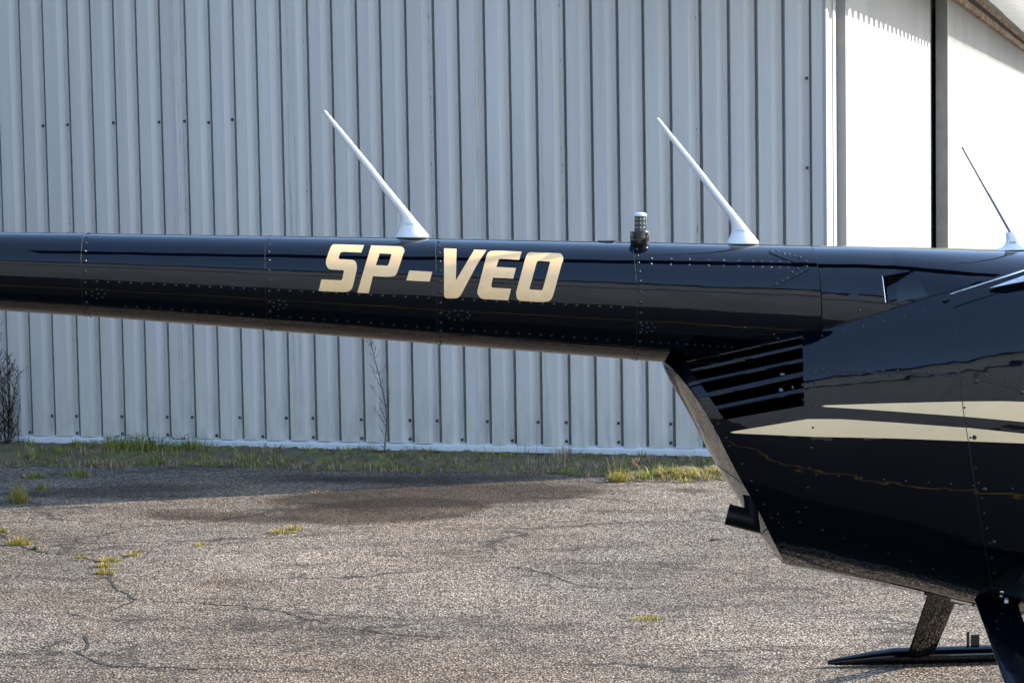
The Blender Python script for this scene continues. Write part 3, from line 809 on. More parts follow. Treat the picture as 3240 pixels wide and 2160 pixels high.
# louvre surround, seams, lap strips
def ring_poly(poly, d):
    cx = sum(p[0] for p in poly) / len(poly); cy = sum(p[1] for p in poly) / len(poly); out = []
    n = len(poly)
    for i in range(n):
        a, b, c = Vector(poly[i - 1]), Vector(poly[i]), Vector(poly[(i + 1) % n])
        n1 = Vector(((b - a).y, -(b - a).x)).normalized(); n2 = Vector(((c - b).y, -(c - b).x)).normalized()
        k = (n1 + n2).normalized(); out.append(tuple(b + k * d / max(.5, k.dot(n1))))
    return out
decal('louver_surround', ring_poly(LOUV, 11), [ring_poly(LOUV, -5)[::-1]], M['black_flat'], BVH_body, lift=.003, gy=8, gx=16)
decal('louver_bracket', [z4(428, 705), z4(555, 694), z4(705, 885), z4(868, 1150), z4(825, 1210), z4(700, 1060)], [], M['black_flat'], BVH_body, lift=.006, gy=8, gx=16)
def slat(a, b, wdt):
    q = [r for r in polyline_on(BVH_body, [a, b], 12)]
    outer = [p for p, n in q]; rings = []
    for p in outer:
        i_ = Vector((0, wdt * .85, wdt))
        o0 = p + Vector((0, .002, 0))
        rings.append([o0 - Vector((0, 0, .005)), o0, o0 + i_, o0 + i_ + Vector((0, .0015, -.0025)), o0 + Vector((0, .003, -.003)), o0 + Vector((0, .002, -.005))])
    m = MB(); m.loft(rings); m.build('louver_slat', M['black_flat'], heli, True, 30)
for a, b, wd in (((455, 572), (1962, 250), .003), ((545, 690), (1978, 370), .008), ((630, 832), (1990, 545), .009), ((765, 995), (1996, 725), .014), ((868, 1158), (2003, 925), .013)):
    slat(z4(*a), z4(*b), wd)
# grey plates standing in for light seen through the far louvre
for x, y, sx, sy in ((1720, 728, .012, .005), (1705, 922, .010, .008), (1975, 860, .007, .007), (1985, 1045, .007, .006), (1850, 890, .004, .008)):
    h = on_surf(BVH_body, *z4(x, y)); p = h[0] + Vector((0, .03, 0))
    m = MB(); m.loft([[(p.x + sx * math.cos(a) * (1 + .3 * math.sin(3 * a)), p.y + d, p.z + sy * math.sin(a)) for a in [k * math.pi / 3 for k in range(6)]] for d in (0, .004)]); m.build('light_spot_plate', M['steelgrey'], heli)

def seam(pts, bvh=None, wpx=1.7, mat='seam', lift=.0012, name='panel_seam'):
    L, R_ = [], []
    for i, p in enumerate(pts):
        a, b = pts[max(0, i - 1)], pts[min(len(pts) - 1, i + 1)]
        d = Vector((b[0] - a[0], b[1] - a[1])).normalized(); L.append((p[0] - d.y * wpx / 2, p[1] + d.x * wpx / 2)); R_.append((p[0] + d.y * wpx / 2, p[1] - d.x * wpx / 2))
    return decal(name, L + R_[::-1], [], M[mat], bvh or ALL, lift, gy=9, gx=9)
seam([(3005, 938), (3013, 960), (3025, 1060), (3035, 1170), (3048, 1300), (3068, 1420), (3095, 1600), (3125, 1780), (3148, 1905)], BVH_body, 2.4)
seam([(2547, 1172), (2700, 1176), (2880, 1181), (3035, 1187)], BVH_body, 5)
seam([(3040, 1190), (3120, 1208), (3240, 1236), (3290, 1247)], BVH_body, 2)
seam([(2434, 1690), (2450, 1740), (2466, 1775)], BVH_body, 1.6)
for x, t, b in ((272, 741, 996), (846, 750, 1040), (1378, 758, 1084), (1996, 770, 1130)):
    c, r = boom_at(boom_u(x)); u = boom_u(x)
    rings = [[(u + d, -(r + e) * math.sin(2 * math.pi * j / 64), c + (r + e) * math.cos(2 * math.pi * j / 64)) for j in range(64)] for d, e in ((-.0012, .0), (-.0008, .0018), (.0008, .0018), (.0012, 0))]
    m = MB(); m.loft(rings, False); m.build('boom_seam', M['seam'], heli, True)
u = boom_u(2563); c, r = boom_at(u)
m = MB(); m.loft([[(u + d, -(r + e) * math.sin(2 * math.pi * j / 64), c + (r + e) * math.cos(2 * math.pi * j / 64)) for j in range(64)] for d, e in ((-.0015, .0), (-.001, .0026), (.001, .0026), (.0015, 0))], False); m.build('boom_seam', M['seam'], heli, True)
# riveted straps on the boom front
def strap(a, b, wpx):
    d = Vector((b[0] - a[0], b[1] - a[1])).normalized(); n = Vector((-d.y, d.x)) * wpx / 2; cap = []
    for k in range(7):
        t = math.pi / 2 + math.pi * k / 6; cap.append((a[0] + d.x * math.cos(t) * wpx / 2 - d.y * math.sin(t) * wpx / 2, a[1] + d.y * math.cos(t) * wpx / 2 + d.x * math.sin(t) * wpx / 2))
    decal('riveted_strap', cap + [(b[0] - n.x, b[1] - n.y), (b[0] + n.x, b[1] + n.y)], [], M['black'], BVH_boom, .0032, gy=7, gx=9)
strap((2440, 795), (2552, 838), 16); strap((2456, 898), (2556, 846), 16); strap((2430, 1056), (2480, 1078), 12)

# --- rivets: too small to pick apart, one part per group ---
def dome(m, p, n, r, h=.45):
    a = n.orthogonal().normalized(); b = n.cross(a); k = 8
    rr = [[p + (a * math.cos(2 * math.pi * i / k) + b * math.sin(2 * math.pi * i / k)) * r * q + n * (r * h * z) for i in range(k)] for q, z in ((1, 0), (.8, .6), (.42, .93))]
    b0 = len(m.v); m.loft(rr, False); m.v.append(p + n * r * h); top_i = len(m.v) - 1
    for i in range(k): m.f.append((b0 + 2 * k + i, b0 + 2 * k + (i + 1) % k, top_i))
rv = MB()
for x in (272, 846, 1378, 1996):                     # circumferential rows
    u = boom_u(x) + .016; c, r = boom_at(u); n = int(2 * math.pi * r / .046)
    for j in range(n):
        a = 2 * math.pi * (j + .5) / n; nn_ = Vector((0, -math.sin(a), math.cos(a))); dome(rv, Vector((u, 0, c)) + nn_ * (r + .0008), nn_, .0068)
def row(m, x0, y0, x1, y1, n, r, bvh=BVH_boom, skip=None):
    for k in range(n):
        t = k / max(1, n - 1); h = on_surf(bvh, x0 + (x1 - x0) * t, y0 + (y1 - y0) * t)
        if h: dome(m, h[0], h[1], r)
row(rv, 305, 891, 806, 915, 15, .0058); row(rv, 880, 919, 1356, 943.5, 14, .0058); row(rv, 1427, 947, 1969, 973.5, 16, .0058)
row(rv, 397, 968, 800, 996, 12, .005); row(rv, 880, 999, 1356, 1036, 14, .005); row(rv, 1428, 1040, 1958, 1077, 16, .005)
for x, y, n in ((310, 930, 7), (885, 965, 7), (1450, 998, 10), (2050, 1037, 7)):
    for k in range(n):
        a = 2 * math.pi * k / n; h = on_surf(BVH_boom, x + (21 if n < 9 else 36) * math.cos(a), y + 15 * math.sin(a)); dome(rv, h[0], h[1], .0045)
    h = on_surf(BVH_boom, x, y); dome(rv, h[0], h[1], .005)
for x in (2060, 2121, 2180.6, 2241, 2288, 2335, 2381, 2409.5, 2438, 2465, 2492):
    yy = 816 + (x - 2060) * .028
    for dy in (0, 18.5): h = on_surf(BVH_boom, x, yy + dy); dome(rv, h[0], h[1], .0062)
for x, y in ((2441, 794), (2461, 797), (2480, 804), (2495, 805), (2513, 810), (2530, 815), (2549, 826), (2552, 844), (2523, 850), (2505, 861), (2519, 868), (2490, 880), (2474, 888), (2456, 898), (2534, 862), (2355, 1036), (2448, 1058), (2461, 1071)):
    h = on_surf(BVH_boom, x, y); dome(rv, h[0] + h[1] * .003, h[1], .0064)
row(rv, 2062, 1082, 2170, 1089, 5, .0046); row(rv, 2176, 1090, 2316, 1099, 7, .0046)
h = on_surf(BVH_cowl, 2575, 804); dome(rv, h[0], h[1], .0085)
for x, y in ((2581, 1024), (2719, 983)):
    h = on_surf(BVH_cowl, x, y); dome(rv, h[0], h[1], .007)
o = rv.build('boom_rivets', M['rivet'], heli, True); o['kind'] = 'stuff'
rv = MB()
row(rv, 2555, 1164, 3030, 1178, 11, .0055, BVH_body); row(rv, 2570, 1179, 3012, 1190, 10, .0055, BVH_body)
row(rv, 2600, 1062, 2925, 983, 6, .0048, BVH_body)
for x, y in ((2272, 1341), (2286, 1339), (2331, 1333), (2376, 1325), (2422, 1317), (2468, 1309), (2513, 1299), (2559, 1290), (2575, 1287), (2579, 1208), (2579, 1217), (2558, 1231), (2566, 1230), (2578, 1233), (2555, 1178), (2577, 1178), (2572, 1352), (3052, 1289), (3070, 1384), (3061, 1336), (2567, 1417), (3043, 1242), (3120, 1187), (3184, 1201), (3050, 1215)):
    h = on_surf(BVH_body, x, y); h and dome(rv, h[0], h[1], .0055)
for x, y in ((3083, 1383), (3088, 1205), (3232, 1240), (3087, 1186), (3115, 1548), (3144, 1715)):
    h = on_surf(BVH_body, x, y); h and dome(rv, h[0], h[1], .0105)
row(rv, 2582, 1502, 3080, 1536, 8, .005, BVH_body); row(rv, 2462, 1627, 3022, 1823, 9, .005, BVH_body)
for x, y in ((2297, 1385), (2347, 1468), (2377, 1521), (2396, 1552), (2418, 1595), (2440, 1637), (2465, 1652), (2477, 1668), (2482, 1716), (2556, 1543), (2549, 1605), (2526, 1619), (3087, 1480), (3096, 1528), (3105, 1576), (3114, 1624), (3122, 1671), (3130, 1718), (3138, 1765), (3146, 1812), (3152, 1858), (3203, 1546), (2561, 1481), (2308, 1411)):
    h = on_surf(BVH_body, x, y); h and dome(rv, h[0], h[1], .005)
o = rv.build('fuselage_rivets', M['rivet'], heli, True); o['kind'] = 'stuff'
# rivets on the aft panel (dark)
rv = MB()
def aft_hit(x, y):
    bv = BVH_aft.ray_cast(LCAM, lray(x, y)); return bv
BVH_aft = BVHTree.FromPolygons(ap, [(j * (NP_ + 1) + k, j * (NP_ + 1) + k + 1, (j + 1) * (NP_ + 1) + k + 1, (j + 1) * (NP_ + 1) + k) for j in range(ROWN - 1) for k in range(NP_)])
for (x0, y0, x1, y1, n) in ((2266, 1468, 2345, 1525, 11), (2408, 1688, 2427, 1672, 6), (2424, 1722, 2478, 1778, 10), (2436, 1660, 2478, 1768, 8)):
    for k in range(n):
        h = aft_hit(x0 + (x1 - x0) * k / (n - 1), y0 + (y1 - y0) * k / (n - 1))
        if h[0] is not None:
            nr = h[1] if h[1].x < 0 else -h[1]; dome(rv, h[0], nr, .006)
o = rv.build('aft_panel_rivets', M['rubber'], heli, True); o['kind'] = 'stuff'

# latches
for x, y in ((2993, 951), (3089, 1187)):
    h = on_surf(BVH_body, x, y); p, n = h; a = Vector((1, 0, .25)).normalized(); b = n.cross(a).normalized()
    m = MB(); m.loft([[p + a * (.016 * math.cos(t) * (1 - .35 * abs(math.sin(t)))) + b * .0075 * math.sin(t) + n * z for t in [2 * math.pi * k / 12 for k in range(12)]] for z in (0, .006, .008)]); m.build('cowl_latch', M['blackplastic'], heli, True, 40)
# polished trim rod and rear window
p0, p1 = on_surf([BVH_cowl, BVH_body], 3007, 931), None
a = H(3007, 931.5, -.44); b = H(3300, 836, -.44)
m = MB(); m.tube([a, b], .0036, 8); m.build('window_trim', M['chrome'], heli, True)
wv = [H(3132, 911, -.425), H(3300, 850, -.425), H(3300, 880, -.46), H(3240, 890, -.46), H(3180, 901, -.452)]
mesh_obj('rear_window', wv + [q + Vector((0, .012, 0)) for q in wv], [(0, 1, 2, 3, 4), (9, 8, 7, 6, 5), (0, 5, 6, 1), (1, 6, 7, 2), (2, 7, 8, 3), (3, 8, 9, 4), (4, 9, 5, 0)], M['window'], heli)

# --- antennas ---
LEFT = [(350, 1017), (420, 1068), (520, 1146), (580, 1192), (620, 1222.4), (645.5, 1241), (666, 1257), (683, 1265), (700, 1268.6), (715, 1268), (734, 1261), (744, 1254.5), (750, 1253)]
RIGHT = [(350, 1031), (420, 1090), (520, 1173), (580, 1220), (620, 1253), (647.5, 1275.5), (673, 1297), (704, 1322), (728, 1343), (744, 1356), (750, 1357.5)]
THK = [(350, .012), (520, .020), (620, .026), (680, .032), (715, .040), (735, .062), (745, .076), (750, .078)]
def antenna_parts(parent):
    rings = []
    ys = [350 + (750 - 350) * (k / 60) for k in range(61)]
    for y in ys:
        xl, xr, th = interp(LEFT, y)[0], interp(RIGHT, y)[0], interp(THK, y)[0]
        a, b = H(xl, y), H(xr, y); c = (a + b) / 2; hw = (b - a).length / 2; ax = (b - a).normalized()
        rings.append([c + ax * hw * math.cos(t) + Vector((0, th / 2 * math.sin(t), 0)) for t in [2 * math.pi * k / 20 for k in range(20)]])
    m = MB(); m.loft(rings); m.build('antenna_blade', M['white'], parent, True, 60)
    a, b = H(1252.5, 750.5), H(1358, 752); c = (a + b) / 2; hw = (b - a).length / 2
    m = MB(); m.loft([[Vector((c.x + hw * q * math.cos(t), .040 * q * math.sin(t), c.z + dz - .010 * abs(math.sin(t)) * (k_ > 0))) for t in [2 * math.pi * k / 28 for k in range(28)]] for k_, (dz, q) in enumerate(((.0015, 1.0), (-.006, .98), (-.014, .9)))]); m.build('gasket', M['rubber'], parent, True, 40)
    return c
ant = empty('antenna', (0, 0, 0)); ant.parent = heli; ant['label'] = 'white swept whip antenna above the registration letters'
antenna_parts(ant)
# screw dimples and maker's print
for x, y, sx in ((1297, 731, .0035), (1338, 737, .0028)):
    th = interp(THK, y)[0]; p = H(x, y, -th / 2 * .93)
    m = MB(); m.loft([[p + Vector((sx * q * math.cos(t), -.001 - .0012 * (1 - q), .0075 * q * math.sin(t))) for t in [2 * math.pi * k / 12 for k in range(12)]] for q in (1, .8)]); m.build('screw_head', M['flash'], ant, True)
def text_part(body, x, y, v, size, mat, parent, rot=0.0):
    cu = bpy.data.curves.new('print', 'FONT'); cu.body = body; cu.size = size; cu.align_x = 'CENTER'; cu.align_y = 'CENTER'; cu.offset = size * .012
    tmp = bpy.data.objects.new('print', cu); COL.objects.link(tmp)
    dg = bpy.context.evaluated_depsgraph_get(); me = bpy.data.meshes.new_from_object(tmp.evaluated_get(dg))
    bpy.data.objects.remove(tmp); me.materials.clear(); me.materials.append(mat)
    o = bpy.data.objects.new('printed_name', me); COL.objects.link(o); o.parent = parent
    o.location = H(x, y, v); o.rotation_euler = (math.pi / 2, rot, 0); return o
text_part('Comant', 1296, 708.5, -.0215, .011, M['inktext'], ant)
kids = list(ant.children)
ant2 = ant.copy(); COL.objects.link(ant2); ant2['label'] = 'white swept whip antenna ahead of the beacon'
sh = H(2350, 770) - H(1305, 750); ant2.location = (sh.x, 0, sh.z); ant2.parent = heli
for k in kids:
    c = k.copy(); COL.objects.link(c); c.parent = ant2
# thin rod antenna at the right edge
rod = empty('antenna', (0, 0, 0)); rod.parent = heli; rod['label'] = 'thin grey rod antenna on a white foot at the right edge'
L3 = [(735, 3184), (741, 3182), (760, 3184), (772, 3180), (780, 3172), (786, 3158), (789, 3148)]
R3 = [(735, 3206), (741, 3210), (760, 3219), (772, 3226), (780, 3236), (786, 3250), (789, 3262)]
rings = []
for k in range(25):
    y = 735 + 54 * k / 24; a, b = H(interp(L3, y)[0] and interp(L3, y)[0], y), H(interp(R3, y)[0], y); c = (a + b) / 2; hw = (b - a).length / 2
    rings.append([c + Vector((hw * math.cos(t), hw * .72 * math.sin(t), 0)) for t in [2 * math.pi * j / 24 for j in range(24)]])
m = MB(); m.loft(rings); m.build('antenna_foot', M['white'], rod, True, 50)
a, b = H(3147, 789.5), H(3263, 791); c = (a + b) / 2; hw = (b - a).length / 2
m = MB(); m.loft([[c + Vector((hw * math.cos(t), hw * .74 * math.sin(t), z)) for t in [2 * math.pi * j / 24 for j in range(24)]] for z in (0, -.006, -.03)]); m.build('gasket', M['rubber'], rod, True, 40)
m = MB(); m.tube([H(3200, 742), H(3045.5, 468)], [.0060, .0046], 10); m.build('antenna_rod', M['greywhip'], rod, True, 50)
m = MB(); m.tube([H(3046, 469), H(3043.5, 464.5)], .0040, 10); m.build('antenna_tip', M['rubber'], rod, True, 50)
text_part('RAMI', 3205, 767.5, -.033, .012, M['blacktext'], rod)

# --- beacon ---
bc = empty('beacon', (0, 0, 0)); bc.parent = heli; bc['label'] = 'clear LED beacon on a black round base'
VB = -.070
def lathe(name, prof, mat, cx=2023.5, n=28, parent=bc):
    m = MB(); rings = []
    for x, y in prof:
        c = H(cx, y, VB); r = (H(cx + x, y, VB) - c).length
        rings.append([c + Vector((r * math.cos(t), r * math.sin(t), 0)) for t in [2 * math.pi * k / n for k in range(n)]])
    m.loft(rings); return m.build(name, mat, parent, True, 40)
lathe('beacon_base', [(20, 800), (22, 786), (29, 776), (29.5, 768), (29.8, 757.5)], M['blackplastic'])
lathe('beacon_base', [(30.2, 756.5), (30.4, 735), (29, 731.5), (20, 731)], M['blackplastic'])
lathe('beacon_core', [(15, 731), (15, 683)], M['ledboard'], 2024.5, 8)
lathe('beacon_cap', [(19.2, 683), (19, 678), (16, 674), (10, 672.4)], M['frost'], 2026.3)
for i in range(8):
    for y in (692, 705.5, 719):
        t = 2 * math.pi * i / 8 + math.pi / 8 - .35
        c = H(2024.5, y, VB); r = (H(2024.5 + 15, y, VB) - c).length * .965
        p = c + Vector((r * math.cos(t), r * math.sin(t), 0)); a = Vector((-math.sin(t), math.cos(t), 0)); n = Vector((math.cos(t), math.sin(t), 0))
        m = MB(); m.box(p, a * .0026, n * .0016, (0, 0, .0026)); m.build('led', M['led'], bc)
for i in range(3):                                   # pale strips standing in for the bright reflection on the board's sunny side
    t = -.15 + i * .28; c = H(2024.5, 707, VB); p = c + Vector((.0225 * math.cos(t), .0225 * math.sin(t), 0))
    m = MB(); m.box(p, Vector((-math.sin(t), math.cos(t), 0)) * .0022, Vector((math.cos(t), math.sin(t), 0)) * .001, (0, 0, .034)); m.build('highlight_strip', M['frost'], bc)
lathe('beacon_lens', [(19.2, 731), (19.4, 684), (18.6, 683.4)], M['lens'], 2026.3)
# low dark plate on the boom top
c = H(1918, 764); m = MB(); m.loft([[c + Vector((.040 * q * math.cos(t), .030 * q * math.sin(t), z)) for t in [2 * math.pi * j / 20 for j in range(20)]] for q, z in ((1, -.012), (1, .004), (.8, .006))]); m.build('top_plate', M['blackplastic'], heli, True, 40)

# --- exhaust stub on the aft panel ---
ex0, ex1 = H(2300.5, 1626, -.04), H(2440, 1661, -.072)
d = (ex1 - ex0).normalized(); b1 = Vector((-d.y, d.x, 0)).normalized(); b2 = d.cross(b1).normalized(); rr = .0475
rings = []
for t, q in ((.14, .88), (0.002, .90), (0, 1), ((ex1 - ex0).length, 1)):
    p = ex0 + d * t; rings.append([p + (b1 * math.cos(2 * math.pi * k / 28) + b2 * math.sin(2 * math.pi * k / 28)) * rr * q for k in range(28)])
m = MB(); m.loft(rings, False); m.build('exhaust_pipe', M['exhaust'], heli, True, 40)

# --- landing gear ---
def fairing(name, p0, p1, ch0, ch1, th):
    rings = []
    for k in range(9):
        t = k / 8; p = p0.lerp(p1, t); ch = ch0 + (ch1 - ch0) * t
        rings.append([p + Vector((ch / 2 * math.cos(a), th / 2 * math.sin(a) * (1 - .35 * math.cos(a)), 0)) for a in [2 * math.pi * j / 24 for j in range(24)]])
    m = MB(); m.loft(rings); return m.build(name, M['black'], heli, True, 50)
SKV = .98
SKV = .96
low_pt = H(2907, 2085, SKV); top_pt = H(2990, 1862, .42)
fairing('skid_leg', top_pt, low_pt, .150, .128, .045)
near_top, near_low = H(3140, 1868, -.22), H(3335, 2425, -SKV)
fairing('skid_leg', near_top, near_low, .185, .160, .050)
fw = 2.35
fairing('skid_leg', top_pt + Vector((fw, 0, 0)), low_pt + Vector((fw, 0, 0)), .17, .13, .045)
fairing('skid_leg', Vector((top_pt.x + fw, -top_pt.y, top_pt.z)), Vector((low_pt.x + fw, -low_pt.y, low_pt.z)), .17, .13, .045)
tip = H(2618, 2097, SKV); r = .043
for sg in (1, -1):
    zc = r + .002
    pts = [(tip.x, .022), (tip.x + .05, .026), (tip.x + .22, .038), (low_pt.x - .12, zc), (low_pt.x + fw + .5, zc), (low_pt.x + fw + .8, zc + .05), (low_pt.x + fw + 1.0, zc + .16)]
    rs = [.010, .018, .034, r, r, r, r * .9]
    m = MB(); m.tube([Vector((x, SKV * sg, z)) for x, z in pts], rs, 18); m.build('skid_tube', M['black'], heli, True, 50)
    for dx in (-.035, .045):
        m = MB(); m.tube([Vector((low_pt.x + dx, SKV * sg - r * .9 * 1, zc + .02)), Vector((low_pt.x + dx, SKV * sg - r * 1.15, zc + .018))], .010, 10); m.build('skid_bolt', M['chrome'], heli, True, 40)
    q = H(3085, 2045, SKV) if sg > 0 else Vector((H(3085, 2045, SKV).x, -SKV, 0))
    m = MB(); m.box((q.x, SKV * sg, zc + .06), (.020, 0, 0), (0, .004, 0), (0, 0, .035)); m.box((q.x - .035, SKV * sg, zc + .075), (.006, 0, 0), (0, .004, 0), (0, 0, .035)); m.build('handling_lug', M['rubber'], heli)
# step-shaped leg fairing under the near side belly, and drain fitting
m = MB(); c = H(3045, 1899, .12)
m.loft([[c + Vector((.045 * q * math.cos(t), .045 * q * math.sin(t), z)) for t in [2 * math.pi * k / 20 for k in range(20)]] for q, z in ((1, .04), (1, 0), (.8, -.012), (.3, -.018))]); m.build('belly_light', M['blackplastic'], heli, True)
for x, y, rr_ in ((3170, 1872, .010), (3168, 1885, .009)):
    h = on_surf(BVH_body, x, y)
    if h: m = MB(); dome(m, h[0], h[1], rr_, .8); m.build('leg_bolt', M['chrome'], heli, True)
h = on_surf(BVH_body, 3184, 1897)
if h: m = MB(); m.box(h[0] + h[1] * .004, (.008, 0, 0), (0, .003, 0), (0, 0, .009)); m.build('drain_fitting', M['flash'], heli)

# --- mast and main rotor: above the frame, mirrored as the dark stripe along the boom ---
mx = H(3560, 800).x; top_z = H(3560, 790).z
m = MB(); m.loft([[Vector((mx + ch * math.cos(t), .11 * q * math.sin(t), z)) for t in [2 * math.pi * k / 24 for k in range(24)]] for ch, q, z in ((.42, 1.3, top_z - .15), (.30, 1, top_z + .35), (.22, .8, top_z + .75), (.10, .5, top_z + .82))]); m.build('mast_fairing', M['black'], heli, True)
m = MB(); m.tube([Vector((mx, 0, top_z + .7)), Vector((mx, 0, top_z + 1.65))], .04, 16); m.build('rotor_mast', M['steelgrey'], heli, True, 50)
hub = Vector((mx, 0, top_z + 1.62))
m = MB(); m.box(hub, (.22, 0, 0), (0, .06, 0), (0, 0, .05)); m.build('rotor_hub', M['steelgrey'], heli)
baz = rad(180 + 9)
for k, az in enumerate((baz, baz + math.pi)):
    dd = Vector((math.cos(az), math.sin(az), 0)); ee = Vector((-math.sin(az), math.cos(az), 0)); rings = []
    for i in range(14):
        t = i / 13; p = hub + dd * (.2 + 4.85 * t) + Vector((0, 0, -.10 * t * t)); ch = .13 if t > .06 else .07
        rings.append([p + ee * (ch * math.cos(a)) + Vector((0, 0, .015 * math.sin(a))) for a in [2 * math.pi * j / 12 for j in range(12)]])
    m = MB(); m.loft(rings); m.build('rotor_blade', M['rubber'], heli, True, 50)

# ------------------------------------------------------------------ vegetation
def blade(m, p, h_, lean, az, wd):
    d = Vector((math.cos(az), math.sin(az), 0)); s = Vector((-d.y, d.x, 0)) * wd
    a = p + d * lean * .35 * h_ + Vector((0, 0, h_ * .55)); t = p + d * lean * h_ + Vector((0, 0, h_ * (1 - .35 * lean)))
    m.add([p - s, p + s, a - s * .7, a + s * .7, t], [(0, 1, 3, 2), (2, 3, 4)])
def tuft(m, c, n, rad_, hmin, hmax, wd=.0022, leanmax=.9, sx=1.0):
    for _ in range(n):
        a = random.uniform(0, 6.283); r_ = rad_ * random.random() ** .7
        p = c + Vector((r_ * math.cos(a) * sx, r_ * math.sin(a) * .6, 0))
        k = r_ / rad_; blade(m, p, random.uniform(hmin, hmax) * (1 - .55 * k * k), .1 + leanmax * (.35 + .65 * k) * random.random(), a + random.uniform(-.9, .9), wd * random.uniform(.6, 1.3))
def verge_pt(px, f):                                # f: 0 at the asphalt edge, 1 at the wall
    y0 = interp(edge, px)[0]; a = on_z(px, y0); s = (a - PW).dot(WT); b = W(s, 0, 0); q = a.lerp(b, f); q.z = .03; return q
gm, sm, lm = MB(), MB(), MB()
for _ in range(330):
    px = random.uniform(-500, 2900); f = random.betavariate(1.1, 1.0)
    if math.sin(px * .011) + .8 * math.sin(px * .037 + 1) < -.55 and random.random() < .8: continue
    q = verge_pt(px, f)
    left = max(0, 1 - max(px, 0) / 1300)
    hh = random.uniform(.035, .10) + .06 * left * random.random()
    if random.random() < .62: tuft(gm, q, random.randint(14, 34), random.uniform(.04, .13), hh * .5, hh * 1.15, .0042, 1.0, 1.5)
    else: tuft(sm, q, random.randint(14, 30), random.uniform(.05, .14), hh * .35, hh * 1.0, .0036, 1.3, 1.7)
# low mat of short grass and moss tips
for _ in range(9000):
    q = verge_pt(random.uniform(-500, 2900), random.random()); q.z = .015
    blade(gm if random.random() < .5 else sm, q, random.uniform(.015, .05), random.uniform(.2, 1.2), random.uniform(0, 6.28), .0040)
# taller green clump left of centre, long thin stalks against the wall
for _ in range(26):
    q = verge_pt(random.uniform(150, 560), random.uniform(.55, .95)); tuft(gm, q, 26, .11, .07, .20, .0042, 1.0, 1.4)
for _ in range(70):                                 # ragged clumps that spill over the edge of the asphalt
    px = random.uniform(-300, 2300); q = on_z(px, interp(edge, px)[0] + random.uniform(-6, 9)); q.z = .004
    tuft(random.choice((gm, gm, sm, sm, sm)), q, random.randint(12, 30), random.uniform(.04, .11), .02, random.uniform(.05, .11), .0040, 1.2, 1.8)
for _ in range(20):                                 # bleached straw heaps
    q = verge_pt(random.uniform(-200, 2200), random.uniform(.1, .95)); tuft(sm, q, 60, random.uniform(.10, .18), .05, random.uniform(.09, .17), .0038, 1.5, 1.5)
for px in (380, 470, 560, 1600, 1605, 1612, 730, 880, 140, 2150, 1480, 1050, 640):
    for _ in range(5):
        q = verge_pt(px + random.uniform(-30, 30), random.uniform(.6, .97)); blade(sm, q, random.uniform(.18, .42), random.uniform(.1, .5), random.uniform(0, 6.28), .0012)
for _ in range(150):                                # broad leaves in the green clump
    q = verge_pt(random.uniform(190, 470), random.uniform(.6, .98)); q.z = random.uniform(.03, .15); a = random.uniform(0, 6.28); s_ = random.uniform(.010, .022)
    d = Vector((math.cos(a), math.sin(a), random.uniform(-.2, .5))); e = Vector((-d.y, d.x, random.uniform(-.3, .3)))
    lm.add([q, q + d * s_ + e * s_ * .6, q + d * s_ * 2, q + d * s_ - e * s_ * .6], [(0, 1, 2, 3)])
for mm, mat, nm, lb in ((gm, 'grass', 'verge_grass', 'green grass growing along the foot of the grey wall'), (sm, 'straw', 'dry_grass', 'dry straw-coloured grass along the foot of the wall'), (lm, 'leafgreen', 'verge_leaves', 'broad dark green leaves at the wall foot near the left')):
    o = mm.build(nm, M[mat]); tag(o, lb, 'grass', kind='stuff')
# sunlit yellow grass at the right end of the verge
ym = MB()
for _ in range(20):
    px = random.uniform(2112, 2310); q = on_z(px, interp(edge, px)[0] - random.uniform(2, 12)); q.z = .02; tuft(ym, q, 30, .07, .03, .10, .0036, 1.0, 1.5)
tag(ym.build('sunlit_grass', M['grass_y']), 'yellow sunlit grass at the verge edge beside the fuselage', 'grass', kind='stuff')

TUFTS = [
    (60, 1590, .075, .20, 70, 'grass_y', 'tall yellow grass tuft with seed stalks at the far left asphalt edge'),
    (62, 1722, .10, .085, 90, 'grass_y', 'wide yellow grass tuft in the crack at the left edge'),
    (4, 1684, .05, .06, 40, 'grass_y', 'small grass tuft cut by the left picture edge'),
    (110, 1738, .03, .035, 24, 'leafgreen', 'dark green moss tuft just right of the wide left crack tuft'),
    (110, 1512, .12, .07, 60, 'grass', 'low dark grass tuft in the shade below the tall dry weed'),
    (245, 1505, .13, .08, 70, 'grass', 'low green grass tuft in shade with an orange leaf'),
    (132, 1548, .06, .07, 40, 'grass', 'small shaded tuft above the tall left seed-stalk tuft'),
    (257, 1764, .055, .035, 30, 'grass_y', 'small tuft on the crack leading to the three-tuft junction'),
    (345, 1774, .09, .045, 60, 'grass_y', 'topmost of the three tufts at the crack junction'),
    (332, 1793, .07, .05, 55, 'grass_y', 'middle of the three tufts at the crack junction'),
    (333, 1814, .075, .055, 60, 'grass_y', 'lowest and greenest of the three tufts at the crack junction'),
    (420, 1758, .055, .045, 40, 'grass_y', 'round little tuft right of the crack junction'),
    (446, 1743, .03, .03, 20, 'grass_y', 'tiny tuft up the crack from the round little tuft'),
    (632, 1723, .07, .028, 36, 'grass_y', 'flat tuft midway along the right-hand crack'),
    (885, 1686, .12, .045, 70, 'grass_y', 'long yellow tuft at the rim of the dark stain'),
    (930, 1675, .07, .05, 45, 'grass_y', 'last tuft at the right end of the stain-side crack'),
    (1955, 1524, .085, .115, 110, 'grass_y', 'bright golden grass tuft on the asphalt edge left of the fuselage'),
    (2050, 1958, .10, .035, 60, 'grass_y', 'flat green tuft alone in the foreground asphalt'),
    (1000, 1556, .12, .03, 40, 'straw', 'thin straw tuft in the upper dark stain'),
    (295, 2000, .05, .02, 20, 'straw', 'tiny straw tuft in the foreground left crack'),
]
